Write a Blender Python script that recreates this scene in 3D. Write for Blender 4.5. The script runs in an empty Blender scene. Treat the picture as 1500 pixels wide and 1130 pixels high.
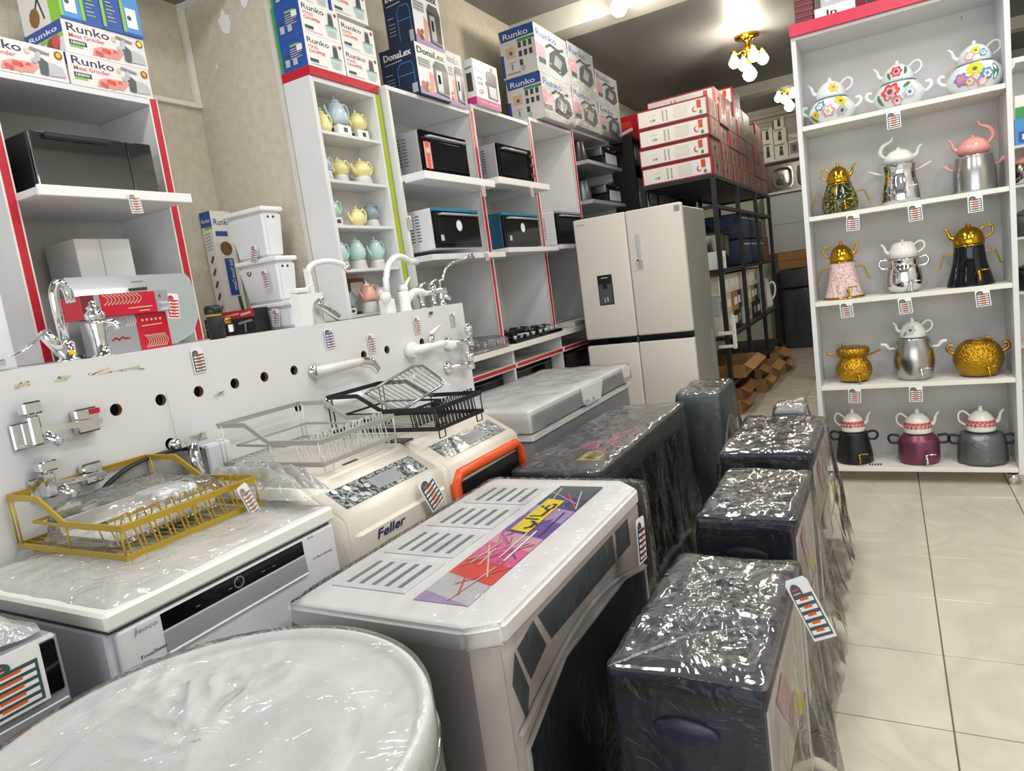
import bpy, bmesh, math, random
from mathutils import Vector, Matrix, noise
random.seed(7)
S = bpy.context.scene
C = S.collection
PI = math.pi
# ------------------------------------------------------------------ camera
cam = bpy.data.objects.new('camera', bpy.data.cameras.new('camera'))
C.objects.link(cam)
cam.data.sensor_width = 36.0
cam.data.lens = 24.03
cam.data.clip_start = 0.02
_r = Vector((0.87208736, 0.47064824, -0.13399203)); _d = Vector((-0.05121885, -0.18452191, -0.98149289)); _f = Vector((-0.48666236, 0.86281047, -0.13681317))
cam.matrix_world = Matrix(((_r.x, -_d.x, -_f.x, 0), (_r.y, -_d.y, -_f.y, 0), (_r.z, -_d.z, -_f.z, 1.33), (0, 0, 0, 1)))
S.camera = cam
# ------------------------------------------------------------------ exposure, world, lights
S.view_settings.view_transform = 'Standard'
S.view_settings.look = 'None'
S.view_settings.gamma = 1.0
S.view_settings.use_curve_mapping = False
S.view_settings.exposure = 0.0
S.cycles.max_bounces = 8
S.cycles.transparent_max_bounces = 24
S.cycles.sample_clamp_indirect = 6.0
S.cycles.caustics_reflective = False
S.cycles.caustics_refractive = False
W = bpy.data.worlds.new('daylight'); S.world = W; W.use_nodes = True
W.node_tree.nodes['Background'].inputs[0].default_value = (0.93, 0.97, 1.0, 1)
W.node_tree.nodes['Background'].inputs[1].default_value = 1.1

def area(name, loc, sx, sy, power, rot=(0, 0, 0), col=(1, 0.985, 0.965)):
    l = bpy.data.lights.new(name, 'AREA'); l.shape = 'RECTANGLE'; l.size = sx; l.size_y = sy
    l.energy = power; l.color = col
    o = bpy.data.objects.new(name, l); C.objects.link(o); o.location = loc; o.rotation_euler = rot
    return o
# overhead area lights added out of view as fill, and the daylight of the open shop front behind the camera
area('overhead_fill', (0.3, 1.2, 3.3), 0.25, 1.3, 30)
area('overhead_fill', (-0.8, 2.9, 3.3), 0.25, 1.3, 26)
area('overhead_fill', (0.9, 3.2, 3.3), 0.25, 1.3, 24)
area('overhead_fill', (-1.7, 0.9, 3.3), 0.25, 1.3, 24)
area('overhead_fill', (0.75, 5.9, 3.15), 0.25, 1.3, 26)  # added unseen so the film tops catch reflections
area('overhead_fill', (1.7, 1.6, 3.3), 0.25, 1.3, 34)  # fill added over the right aisle to brighten the left cabinets
area('shop_front_daylight', (0.2, -2.8, 1.7), 5.0, 2.4, 62, (PI / 2, 0, 0), (0.93, 0.97, 1.0))

# ------------------------------------------------------------------ materials
def lin(c):
    if isinstance(c, str):
        c = [int(c[i:i + 2], 16) / 255 for i in (0, 2, 4)]
    return [x / 12.92 if x <= 0.04045 else ((x + 0.055) / 1.055) ** 2.4 for x in c]
def mat(n, col, r=0.5, me=0.0, nz=0.0, ns=15.0, bump=0.0, bs=80.0, coat=0.0, emit=0.0, sp=0.5, aniso=0):
    m = bpy.data.materials.new(n); m.use_nodes = True
    nt = m.node_tree; b = nt.nodes['Principled BSDF']
    c = lin(col)
    b.inputs['Base Color'].default_value = (*c, 1)
    b.inputs['Roughness'].default_value = r
    b.inputs['Metallic'].default_value = me
    b.inputs['Specular IOR Level'].default_value = sp
    b.inputs['Coat Weight'].default_value = coat
    if emit:
        b.inputs['Emission Color'].default_value = (*c, 1); b.inputs['Emission Strength'].default_value = emit
    if nz or bump:
        g = nt.nodes.new('ShaderNodeNewGeometry')
    if nz:
        t = nt.nodes.new('ShaderNodeTexNoise'); t.inputs['Scale'].default_value = ns; t.inputs['Detail'].default_value = 5
        nt.links.new(g.outputs['Position'], t.inputs['Vector'])
        mp = nt.nodes.new('ShaderNodeMapRange'); mp.inputs[1].default_value = 0.3; mp.inputs[2].default_value = 0.7
        mp.inputs[3].default_value = 1 - nz; mp.inputs[4].default_value = 1 + nz * 0.4
        nt.links.new(t.outputs[0], mp.inputs[0])
        mx = nt.nodes.new('ShaderNodeMix'); mx.data_type = 'RGBA'; mx.blend_type = 'MULTIPLY'; mx.inputs[0].default_value = 1
        mx.inputs[6].default_value = (*c, 1); nt.links.new(mp.outputs[0], mx.inputs[7])
        nt.links.new(mx.outputs[2], b.inputs['Base Color'])
    if bump:
        t2 = nt.nodes.new('ShaderNodeTexNoise'); t2.inputs['Scale'].default_value = bs; t2.inputs['Detail'].default_value = 3
        nt.links.new(g.outputs['Position'], t2.inputs['Vector'])
        bp = nt.nodes.new('ShaderNodeBump'); bp.inputs['Strength'].default_value = bump; bp.inputs['Distance'].default_value = 0.01
        nt.links.new(t2.outputs[0], bp.inputs['Height']); nt.links.new(bp.outputs[0], b.inputs['Normal'])
    return m
def veined(n, col, col2, r, scale, lo, hi, wave=6.0):
    m = mat(n, col, r); nt = m.node_tree; b = nt.nodes['Principled BSDF']
    g = nt.nodes.new('ShaderNodeNewGeometry')
    t = nt.nodes.new('ShaderNodeTexNoise'); t.inputs['Scale'].default_value = scale; t.inputs['Detail'].default_value = 6
    t.inputs['Distortion'].default_value = wave
    nt.links.new(g.outputs['Position'], t.inputs['Vector'])
    cr = nt.nodes.new('ShaderNodeValToRGB')
    cr.color_ramp.elements[0].position = lo; cr.color_ramp.elements[0].color = (*lin(col), 1)
    cr.color_ramp.elements[1].position = hi; cr.color_ramp.elements[1].color = (*lin(col), 1)
    e = cr.color_ramp.elements.new((lo + hi) / 2); e.color = (*lin(col2), 1)
    nt.links.new(t.outputs[0], cr.inputs[0]); nt.links.new(cr.outputs[0], b.inputs['Base Color'])
    return m
def film(n, haze=0.03, rough=0.08, ior=1.4, mul=1.0, base=0.0, bs=14.0, bstr=0.4, haze_col=(0.9, 0.9, 0.89)):
    m = bpy.data.materials.new(n); m.use_nodes = True; nt = m.node_tree
    for x in list(nt.nodes): nt.nodes.remove(x)
    N = nt.nodes.new; L = nt.links.new
    out = N('ShaderNodeOutputMaterial'); tr = N('ShaderNodeBsdfTransparent')
    gl = N('ShaderNodeBsdfGlossy'); gl.inputs['Roughness'].default_value = rough
    df = N('ShaderNodeBsdfDiffuse'); df.inputs[0].default_value = (*haze_col, 1)
    fr = N('ShaderNodeFresnel'); fr.inputs[0].default_value = ior
    g = N('ShaderNodeNewGeometry')
    t = N('ShaderNodeTexNoise'); t.inputs['Scale'].default_value = bs; t.inputs['Detail'].default_value = 3; t.inputs['Distortion'].default_value = 1.2
    L(g.outputs['Position'], t.inputs['Vector'])
    ab = N('ShaderNodeMath'); ab.operation = 'PINGPONG'; ab.inputs[1].default_value = 0.12
    L(t.outputs[0], ab.inputs[0])
    bp = N('ShaderNodeBump'); bp.inputs['Strength'].default_value = bstr; bp.inputs['Distance'].default_value = 0.03
    L(ab.outputs[0], bp.inputs['Height'])
    L(bp.outputs[0], gl.inputs['Normal'])
    ma = N('ShaderNodeMath'); ma.operation = 'MULTIPLY_ADD'; ma.use_clamp = True; ma.inputs[1].default_value = mul; ma.inputs[2].default_value = base
    L(fr.outputs[0], ma.inputs[0])
    m1 = N('ShaderNodeMixShader'); m1.inputs[0].default_value = haze
    L(tr.outputs[0], m1.inputs[1]); L(df.outputs[0], m1.inputs[2])
    m2 = N('ShaderNodeMixShader')
    L(ma.outputs[0], m2.inputs[0]); L(m1.outputs[0], m2.inputs[1]); L(gl.outputs[0], m2.inputs[2]); L(m2.outputs[0], out.inputs[0])
    return m
M = {}
def dm(k, *a, **kw): M[k] = mat(k, *a, **kw)
dm('wallpaper', 'd3cab8', 0.85, nz=0.10, ns=25, bump=0.5, bs=120)
dm('plaster', 'd3d0c6', 0.8, nz=0.06, ns=4)
dm('ceiling_grey', '7a7876', 0.42, nz=0.14, ns=1.5)
dm('ceiling_white', 'cfccc2', 0.6)
dm('melamine', 'e0e0e0', 0.38, nz=0.03, ns=3)
dm('melamine_back', 'd8d5d2', 0.5, nz=0.05, ns=3)
dm('melamine_edge', 'ece9e0', 0.4)
dm('red', 'c02030', 0.35); dm('pinkred', 'd2324e', 0.35); dm('crimson', 'c41a33', 0.3); dm('maroon', '6e2028', 0.5)
dm('lime', 'a8b414', 0.4); dm('green', '3f9a52', 0.5); dm('dgreen', '3c5652', 0.55); dm('lgreen', '8fc63f', 0.5)
dm('white', 'f0efed', 0.4); dm('paper', 'f0eeea', 0.6); dm('offwhite', 'e3e0d8', 0.5); dm('carton_white', 'e6e2e0', 0.45, nz=0.04, ns=10)
dm('grey', '8d8f92', 0.5); dm('lgrey', 'bdbfc1', 0.45); dm('dgrey', '4a4c50', 0.45); dm('black', '141416', 0.35); dm('black_gloss', '08090c', 0.08, sp=0.3)
dm('black_matt', '1b1b1d', 0.6)
dm('chrome', 'e3e5e8', 0.06, 1.0); dm('steel', 'b9b9b6', 0.25, 1.0, nz=0.06, ns=30); dm('dsteel', '6e7274', 0.35, 1.0)
dm('silver_paint', 'a9abb0', 0.4, 0.4); dm('gold', 'c79a2e', 0.16, 1.0); dm('gold_orn', 'c2952a', 0.2, 1.0, bump=1.0, bs=95); dm('brass', 'b8892f', 0.22, 1.0)
dm('gold_paint', 'b6982a', 0.38, 0.25); dm('silver_wire', 'dddbd6', 0.4, 0.1); dm('silver_rail', 'a9a7a1', 0.5, 0.1)
dm('appliance', 'e4e4e6', 0.32); dm('appliance_top', 'ece9e2', 0.35); dm('appl_side', 'd8dbe2', 0.35)
dm('cream', 'e6e0d2', 0.35, nz=0.02); dm('cream2', 'ded8cc', 0.4); dm('fridge', 'dcd6cb', 0.38); dm('fridge_side', '9b9d97', 0.4, 0.3)
dm('freezer_lid', 'e4e2de', 0.4, nz=0.03, ns=9); dm('freezer_grey', '7f8285', 0.45)
dm('orange', 'e2561c', 0.35); dm('yellow', 'e8cf1e', 0.5); dm('tagorange', 'd9643a', 0.6)
dm('navy', '181a33', 0.3); dm('navy2', '272b4d', 0.35); dm('charcoal', '2a3138', 0.45, nz=0.1); dm('slate', '4d565c', 0.4)
dm('heater_white', 'ebe8e5', 0.38); dm('heater_pink', 'd8cdcb', 0.45); dm('vent_dark', '757a77', 0.6); dm('vent_plate', 'e0e1de', 0.4)
dm('blue', '2f55a5', 0.45); dm('dblue', '23304f', 0.45); dm('violet', '6a4a9a', 0.4); dm('pink', 'd95c94', 0.4); dm('magenta', 'c93a8a', 0.4); dm('lilac', 'a58cb8', 0.5)
dm('indigo', '353a68', 0.45); dm('skyblue', '4b8fcf', 0.4); dm('meat', 'cf5a56', 0.5); dm('ltmeat', 'e39a8c', 0.5); dm('beige', 'd8c3a5', 0.5)
dm('teal', '0f4d62', 0.25); dm('teal_hi', '1c7f9e', 0.25); dm('tomato', 'd8432f', 0.5)
dm('tea_blue', 'b8c7d0', 0.25); dm('tea_slate', '93a7b0', 0.25); dm('tea_yellow', 'f0e5a2', 0.25); dm('tea_mint', 'c0dfd6', 0.22); dm('tea_peach', 'e4b098', 0.3); dm('tea_white', 'ecebe6', 0.2)
dm('peach_pink', 'e8a39b', 0.2); dm('enamel', 'dfe6e6', 0.12); dm('porcelain', 'efece4', 0.15); dm('plum', '7b4358', 0.35, 0.5); dm('graphite', '50585a', 0.35, 0.5); dm('black_enamel', '16181a', 0.35, bump=0.25, bs=200)
dm('black_pot', '0b0f16', 0.08); dm('fl_red', 'd23d33', 0.4); dm('fl_pink', 'd69aae', 0.4); dm('fl_blue', '3f8fb8', 0.4); dm('fl_yel', 'd8c82e', 0.4); dm('fl_green', '4d7a45', 0.4); dm('fl_lil', '9a86b8', 0.4)
dm('cardboard', 'a37b4c', 0.75, nz=0.12, ns=8); dm('cardboard_d', '8a6338', 0.8, nz=0.12, ns=8); dm('boxbrown', '7d5a52', 0.6, nz=0.25, ns=14)
dm('iron', '17191b', 0.5); dm('grout', '77705f', 0.9); dm('bulb', 'fff3d6', 0.3, emit=14.0); dm('hole_shade', '241c16', 0.9)
dm('hood_glass', 'a8b0ae', 0.12, coat=0.4); dm('mirror_black', 'a4aaae', 0.04, 1.0); dm('panelglass', '121416', 0.12, sp=0.35)
dm('sinksteel', 'c9c7c2', 0.2, 1.0)
M['marble_green'] = veined('marble_green', '1e2a20', 'b5a23a', 0.12, 9, 0.42, 0.5)
M['marble_pink'] = veined('marble_pink', 'e3cdc8', 'b06a62', 0.15, 8, 0.44, 0.52)
M['tile'] = veined('tile', 'd2cbb9', 'c8c0ae', 0.22, 2.2, 0.40, 0.66, 2.0)
M['flower_glass'] = veined('flower_glass', '3c4342', 'c3c9c8', 0.2, 26, 0.47, 0.60, 2.5)
M['film'] = film('film', 0.012, 0.10, 1.32, 1.0, 0.0, 13, 0.6)
M['film_shiny'] = film('film_shiny', 0.05, 0.13, 1.5, 1.5, 0.12, 6, 0.45)
M['film_soft'] = film('film_soft', 0.08, 0.14, 1.42, 1.0, 0.03, 11, 0.6)
M['film_drum'] = film('film_drum', 0.10, 0.16, 1.38, 1.0, 0.02, 11, 0.6, (0.95, 0.93, 0.87))
M['film_matt'] = film('film_matt', 0.16, 0.22, 1.3, 1.0, 0.02, 12, 0.7)
M['film_white'] = film('film_white', 0.34, 0.16, 1.45, 1.3, 0.05, 11, 0.9, (0.95, 0.93, 0.88))

# ------------------------------------------------------------------ mesh builder
ORG = {}
_TXT = {}
def text_mesh(s):
    if s in _TXT: return _TXT[s]
    cu = bpy.data.curves.new('t', 'FONT'); cu.body = s; cu.size = 1.0; cu.resolution_u = 2; cu.offset = 0.012
    cu.align_x = 'LEFT'; cu.align_y = 'BOTTOM_BASELINE'
    o = bpy.data.objects.new('t', cu)
    me = bpy.data.meshes.new_from_object(o)
    vs = [(v.co.x, v.co.y) for v in me.vertices]; fs = [tuple(p.vertices) for p in me.polygons]
    bpy.data.objects.remove(o); bpy.data.curves.remove(cu); bpy.data.meshes.remove(me)
    x0 = min(v[0] for v in vs); x1 = max(v[0] for v in vs)
    vs = [(x - x0, y) for x, y in vs]
    _TXT[s] = (vs, fs, x1 - x0)
    return _TXT[s]
class MB:
    def __init__(s): s.v = []; s.f = []; s.m = []; s.s = []; s.mats = []; s.X = None
    def add(s, vs, fs, m, smooth=False):
        if m not in s.mats: s.mats.append(m)
        k = s.mats.index(m); n = len(s.v)
        if s.X is not None: vs = [s.X @ Vector(v) for v in vs]
        s.v += [tuple(v) for v in vs]
        for f in fs:
            s.f.append([n + i for i in f]); s.m.append(k); s.s.append(smooth)
        return s
    def box(s, x0, y0, z0, x1, y1, z1, m, b=0.0):
        if x0 > x1: x0, x1 = x1, x0
        if y0 > y1: y0, y1 = y1, y0
        if z0 > z1: z0, z1 = z1, z0
        if b <= 0:
            vs = [(x, y, z) for x in (x0, x1) for y in (y0, y1) for z in (z0, z1)]
            return s.add(vs, [(0, 1, 3, 2), (4, 6, 7, 5), (0, 4, 5, 1), (2, 3, 7, 6), (0, 2, 6, 4), (1, 5, 7, 3)], m)
        b = min(b, (x1 - x0) * .49, (y1 - y0) * .49, (z1 - z0) * .49)
        bm = bmesh.new(); bmesh.ops.create_cube(bm, size=1.0)
        for v in bm.verts:
            v.co = Vector(((x0 + x1) / 2 + v.co.x * (x1 - x0), (y0 + y1) / 2 + v.co.y * (y1 - y0), (z0 + z1) / 2 + v.co.z * (z1 - z0)))
        bmesh.ops.bevel(bm, geom=bm.edges[:], offset=b, segments=1 if b < 0.008 else 3, affect='EDGES', profile=0.5)
        bm.verts.index_update()
        s.add([v.co.copy() for v in bm.verts], [[v.index for v in f.verts] for f in bm.faces], m, b >= 0.008)
        bm.free(); return s
    def hexa(s, b4, t4, m):   # bottom 4 points, top 4 points (same order)
        return s.add(list(b4) + list(t4), [(3, 2, 1, 0), (4, 5, 6, 7), (0, 1, 5, 4), (1, 2, 6, 5), (2, 3, 7, 6), (3, 0, 4, 7)], m)
    def lathe(s, prof, m, c=(0, 0, 0), n=24, flute=0, fa=0.0, sx=1.0, sy=1.0):
        vs = []; fs = []; k = len(prof)
        for i in range(n):
            a = 2 * PI * i / n
            w = 1 + fa * math.cos(flute * a) if flute else 1
            for r, z in prof: vs.append((c[0] + r * w * sx * math.cos(a), c[1] + r * w * sy * math.sin(a), c[2] + z))
        for i in range(n):
            j = (i + 1) % n
            for q in range(k - 1): fs.append((i * k + q, j * k + q, j * k + q + 1, i * k + q + 1))
        fs.append([i * k for i in range(n)][::-1]); fs.append([i * k + k - 1 for i in range(n)])
        return s.add(vs, fs, m, True)
    def tube(s, pts, r, m, n=8, closed=False, flat=None):
        P = [Vector(p) for p in pts]
        if n >= 8 and not closed and 3 <= len(P) <= 8:      # round bends
            R = list(r) if isinstance(r, (list, tuple)) else [r] * len(P); Q = []; RR = []
            for i in range(len(P) - 1):
                a, b, c, d = P[max(i - 1, 0)], P[i], P[i + 1], P[min(i + 2, len(P) - 1)]
                for q in range(5):
                    t = q / 5; Q.append(.5 * (2 * b + (c - a) * t + (2 * a - 5 * b + 4 * c - d) * t * t + (3 * b - a - 3 * c + d) * t ** 3)); RR.append(R[i] + (R[i + 1] - R[i]) * t)
            Q.append(P[-1]); RR.append(R[-1]); P, r = Q, RR
        k = len(P); vs = []; fs = []
        up = None
        for i in range(k):
            if closed: t = (P[(i + 1) % k] - P[i - 1])
            else: t = P[min(i + 1, k - 1)] - P[max(i - 1, 0)]
            if t.length < 1e-9: t = Vector((0, 0, 1))
            t.normalize()
            if up is None:
                up = Vector((0, 0, 1)) if abs(t.z) < 0.9 else Vector((1, 0, 0))
            a = (up - t * up.dot(t))
            if a.length < 1e-6: a = t.orthogonal()
            a.normalize(); up = a; b = t.cross(a)
            rr = r[i] if isinstance(r, (list, tuple)) else r
            for j in range(n):
                q = 2 * PI * (j + 0.5) / n
                fa = flat or (1, 1)
                vs.append(P[i] + a * rr * fa[0] * math.cos(q) + b * rr * fa[1] * math.sin(q))
        L = k if closed else k - 1
        for i in range(L):
            for j in range(n):
                i2 = (i + 1) % k; j2 = (j + 1) % n
                fs.append((i * n + j, i * n + j2, i2 * n + j2, i2 * n + j))
        if not closed:
            fs.append(list(range(n))[::-1]); fs.append([(k - 1) * n + j for j in range(n)])
        return s.add(vs, fs, m, n > 4)
    def cyl(s, p0, p1, r, m, n=16, r1=None):
        return s.tube([p0, p1], [r, r if r1 is None else r1], m, n)
    def sphere(s, c, r, m, n=12, sz=1.0):
        k = 7; prof = [(r * math.sin(PI * i / k) if 0 < i < k else 1e-4, -r * sz * math.cos(PI * i / k)) for i in range(k + 1)]
        return s.lathe(prof, m, c, n)
    def prism(s, pts, O, U, V, d, m):   # outline in the U,V plane, thickness d along U x V
        O, U, V = Vector(O), Vector(U), Vector(V); N = U.cross(V).normalized(); k = len(pts)
        a = [O + U * p[0] + V * p[1] for p in pts]; b = [p + N * d for p in a]
        fs = [list(range(k))[::-1], [k + i for i in range(k)]] + [(i, (i + 1) % k, k + (i + 1) % k, k + i) for i in range(k)]
        return s.add(a + b, fs, m)
    def build(s, name, parent=None, local=False, smooth=None):
        me = bpy.data.meshes.new(name)
        off = Vector((0, 0, 0)) if (parent is None or local) else ORG.get(parent.name, Vector((0, 0, 0)))
        me.from_pydata([(x - off.x, y - off.y, z - off.z) for x, y, z in s.v], [], s.f)
        for m in s.mats: me.materials.append(M[m])
        me.polygons.foreach_set('material_index', s.m)
        me.polygons.foreach_set('use_smooth', s.s)
        bm = bmesh.new(); bm.from_mesh(me); bmesh.ops.recalc_face_normals(bm, faces=bm.faces[:]); bm.to_mesh(me); bm.free()
        o = bpy.data.objects.new(name, me); C.objects.link(o)
        if parent is not None: o.parent = parent; ORG[o.name] = off.copy()
        return o
def thing(name, label, cat, loc=(0, 0, 0), rot=0.0, group=None):
    o = bpy.data.objects.new(name, None); C.objects.link(o)
    o.empty_display_size = 0.05
    o.location = loc; o.rotation_euler = (0, 0, rot)
    o['label'] = label; o['category'] = cat
    if group: o['group'] = group
    ORG[o.name] = Vector(loc)
    return o
def tag(o, label, cat, group=None):
    o['label'] = label; o['category'] = cat
    if group: o['group'] = group
    return o
def struct(mb, name, parent=None):
    o = mb.build(name, parent)
    if parent is None: o['kind'] = 'structure'
    return o
def dup(root, loc=None, rot=None, label=None, group=None, scale=None):
    r = root.copy(); C.objects.link(r)
    if loc is not None: r.location = loc
    if rot is not None: r.rotation_euler = (0, 0, rot)
    if scale: r.scale = (scale,) * 3
    if label: r['label'] = label
    if group: r['group'] = group
    for ch in list(root.children):
        c = ch.copy(); C.objects.link(c); c.parent = r
        for g in list(ch.children):
            d = g.copy(); C.objects.link(d); d.parent = c
    return r
class Face:      # flat print on a face: origin, axes in metres, u and v run 0..1
    def __init__(s, mb, O, U, V, W, H):
        s.mb = mb; s.O = Vector(O); s.U = Vector(U).normalized(); s.V = Vector(V).normalized(); s.N = s.U.cross(s.V); s.W = W; s.H = H; s.o = 0.0006
    def P(s, u, v): return s.O + s.U * u * s.W + s.V * v * s.H + s.N * s.o
    def poly(s, pts, m):
        s.mb.add([s.P(*p) for p in pts], [list(range(len(pts)))], m); s.o += 0.0003; return s
    def rect(s, a, b, c, d, m): return s.poly([(a, b), (c, b), (c, d), (a, d)], m)
    def disc(s, u, v, r, m, n=14, ry=None):
        ry = ry or r * s.W / s.H
        return s.poly([(u + r * math.cos(2 * PI * i / n), v + ry * math.sin(2 * PI * i / n)) for i in range(n)], m)
    def text(s, t, u, v, h, m, w=None, sl=0.0):      # h = letter height in v units, w = full width in u units
        vs, fs, tw = text_mesh(t)
        k = h * s.H / 0.72
        kx = k if w is None else w * s.W / max(tw, 1e-6)
        s.mb.add([s.O + s.U * (u * s.W + x * kx + sl * y * k) + s.V * (v * s.H + y * k) + s.N * s.o for x, y in vs], fs, m); s.o += 0.0003
        return s
    def line(s, pts, w, m):       # stroke, w in metres
        q = [Vector((p[0] * s.W, p[1] * s.H)) for p in pts]
        for a, b in zip(q[:-1], q[1:]):
            d = (b - a)
            if d.length < 1e-7: continue
            n = Vector((-d.y, d.x)).normalized() * w / 2; e = d.normalized() * w * 0.3
            a2, b2 = a - e, b + e
            s.mb.add([s.O + s.U * p.x + s.V * p.y + s.N * s.o for p in (a2 - n, b2 - n, b2 + n, a2 + n)], [(0, 1, 2, 3)], m)
        s.o += 0.0003; return s
    def arcs(s, u0, u1, v0, v1, n, m, w):
        for i in range(n):
            u = u0 + (u1 - u0) * i / (n - 1)
            s.line([(u + 0.05 * math.sin(PI * q / 6), v0 + (v1 - v0) * q / 6) for q in range(7)], w, m); s.o -= 0.0003
        s.o += 0.0003; return s
def bface(mb, x0, y0, z0, x1, y1, z1, f):
    if f == 'x+': return Face(mb, (x1, y0, z0), (0, 1, 0), (0, 0, 1), y1 - y0, z1 - z0)
    if f == 'x-': return Face(mb, (x0, y1, z0), (0, -1, 0), (0, 0, 1), y1 - y0, z1 - z0)
    if f == 'y-': return Face(mb, (x0, y0, z0), (1, 0, 0), (0, 0, 1), x1 - x0, z1 - z0)
    return Face(mb, (x1, y0, z1), (0, 1, 0), (-1, 0, 0), y1 - y0, x1 - x0)
# ================================================================== the room
def sbox(name, *a, parent=None):
    return struct(MB().box(*a), name, parent)
floor = sbox('floor', -3.0, -3.0, -0.12, 2.7, 11.1, -0.006, 'grout')
tb = MB().box(0.002, 0.002, -0.008, 0.398, 0.391, 0, 'tile', 0.0015)
t0 = tb.build('tile', floor, True); t0.location = (0.095 + 0.4 * -4, 0.411, 0)
rest = MB()
for i in range(-8, 7):
    for j in range(-9, 27):
        x = 0.095 + 0.4 * i; y = 0.411 + 0.393 * j
        if x > 2.6: continue
        if -4 <= i <= 2 and 0 <= j <= 26:
            if i == -4 and j == 0: continue
            t = t0.copy(); C.objects.link(t); t.location = (x, y, 0)
        else: rest.box(x + .002, y + .002, -.008, x + .398, y + .391, 0, 'tile')
ro = rest.build('tile_field', floor); ro['kind'] = 'stuff'
sbox('wall_left', -3.0, -3.0, 0, -2.87, 2.40, 3.5, 'wallpaper')
sbox('wall_left_jog', -3.0, 2.40, 0, -2.30, 2.50, 3.5, 'wallpaper')
sbox('wall_left_rear', -2.64, 2.50, 0, -2.50, 11.1, 3.5, 'wallpaper')
sbox('wall_back', -2.64, 11.0, 0, 2.7, 11.12, 3.5, 'plaster')
sbox('wall_right', 2.6, -3.0, 0, 2.72, 11.1, 3.5, 'plaster')
sbox('wall_front', -3.0, -3.12, 2.95, 2.72, -3.0, 3.5, 'plaster')
sbox('ceiling', -3.0, -3.0, 3.38, 2.7, 5.16, 3.5, 'ceiling_grey')
sbox('ceiling_rear', -2.64, 5.38, 3.22, 2.7, 8.40, 3.36, 'ceiling_grey')
sbox('ceiling_back', -2.64, 8.56, 3.40, 2.7, 11.1, 3.5, 'ceiling_grey')
sbox('ceiling_alcove', -2.87, -3.0, 2.87, -2.45, 2.40, 2.97, 'ceiling_grey')
sbox('trim_1', -2.64, 5.16, 3.222, 2.7, 5.38, 3.5, 'ceiling_white')
sbox('trim_2', -2.64, 8.40, 3.11, 2.7, 8.56, 3.5, 'ceiling_white')
cr = MB()
for k, (d, z) in enumerate(((0.10, 3.33), (0.07, 3.28), (0.04, 3.22))): cr.box(-2.5, 11.0 - d, z, 2.6, 10.999, z + 0.07 - 0.012 * k, 'ceiling_white')
struct(cr, 'trim_3')
sbox('trim_4', -2.868, 2.37, 2.395, -2.845, 2.398, 2.868, 'melamine_edge')
sbox('trim_5', -2.868, 1.75, 2.395, -2.848, 2.37, 2.415, 'melamine_edge')
sbox('trim_6', -2.845, 2.375, 2.845, -2.30, 2.399, 2.868, 'melamine_edge')
sbox('trim_7', -2.325, 2.385, 1.31, -2.302, 2.40, 3.3, 'plaster')
# flaking patches of plaster on the jog
pf = MB()
for cx, cz, r in ((-2.60, 2.72, .035), (-2.585, 2.70, .025), (-2.70, 2.55, .008), (-2.45, 2.78, .03)):
    pts = [(cx + r * (1 + .3 * math.sin(5 * a)) * math.cos(a), cz + r * 1.3 * (1 + .25 * math.cos(4 * a)) * math.sin(a)) for a in [2 * PI * q / 14 for q in range(14)]]
    pf.add([(x, 2.3985 - .0004 * len(pf.f), z) for x, z in pts], [list(range(14))], 'white')
struct(pf, 'trim_8')

# ================================================================== tap counter with drilled front
t = thing('tap_counter', 'long white counter front drilled with two rows of round tap holes', 'counter', (-1.9, 1.6, 0))
b = MB(); b.box(-2.86, 0.0, 1.275, -1.902, 2.38, 1.298, 'melamine'); b.box(-2.05, 2.385, 1.275, -1.902, 2.97, 1.298, 'melamine')
b.build('worktop', t)
b = MB(); b.box(-1.94, 2.95, 0.0, -1.92, 2.97, 1.274, 'melamine'); b.box(-2.05, 2.955, 0.0, -1.94, 2.97, 1.274, 'melamine'); b.build('end_panel', t)
holes = [(1.116, 1.15), (1.253, 1.15), (1.383, 1.15), (1.521, 1.15), (1.646, 1.15), (1.784, 1.15), (2.170, 1.15), (2.322, 1.15), (1.255, 1.016), (1.772, 1.015), (2.58, 1.15)]
fb = MB(); X = -1.9; R = 0.0175; h = 0.03
def rect(y0, z0, y1, z1):
    fb.add([(X, y0, z0), (X, y1, z0), (X, y1, z1), (X, y0, z1)], [(0, 1, 2, 3)], 'melamine')
ys = (0.0, 2.972)
for z0, z1, zc in ((0.0, 1.015 - h, None), (1.015 - h, 1.015 + h, 1.015), (1.015 + h, 1.15 - h, None), (1.15 - h, 1.15 + h, 1.15), (1.15 + h, 1.302, None)):
    if zc is None: rect(ys[0], z0, ys[1], z1); continue
    cur = ys[0]
    for y, z in sorted(q for q in holes if abs(q[1] - zc) < .01):
        rect(cur, z0, y - h, z1); cur = y + h
        N = 24; vs = []
        for i in range(N):
            a = 2 * PI * i / N + PI / 4
            c_, s_ = math.cos(a), math.sin(a); k = h / max(abs(c_), abs(s_))
            vs.append((X, y + k * c_, zc + k * s_)); vs.append((X, y + R * c_, zc + R * s_)); vs.append((X - .018, y + R * c_, zc + R * s_))
        fb.add(vs, [(3 * i, 3 * ((i + 1) % N), 3 * ((i + 1) % N) + 1, 3 * i + 1) for i in range(N)], 'melamine')
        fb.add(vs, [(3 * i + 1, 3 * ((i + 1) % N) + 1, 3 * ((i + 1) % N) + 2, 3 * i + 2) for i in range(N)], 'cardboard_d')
    rect(cur, z0, ys[1], z1)
fb.add([(X, 0, 1.302), (X, 2.972, 1.302), (X - .02, 2.972, 1.302), (X - .02, 0, 1.302)], [(0, 1, 2, 3)], 'melamine_edge')
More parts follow.
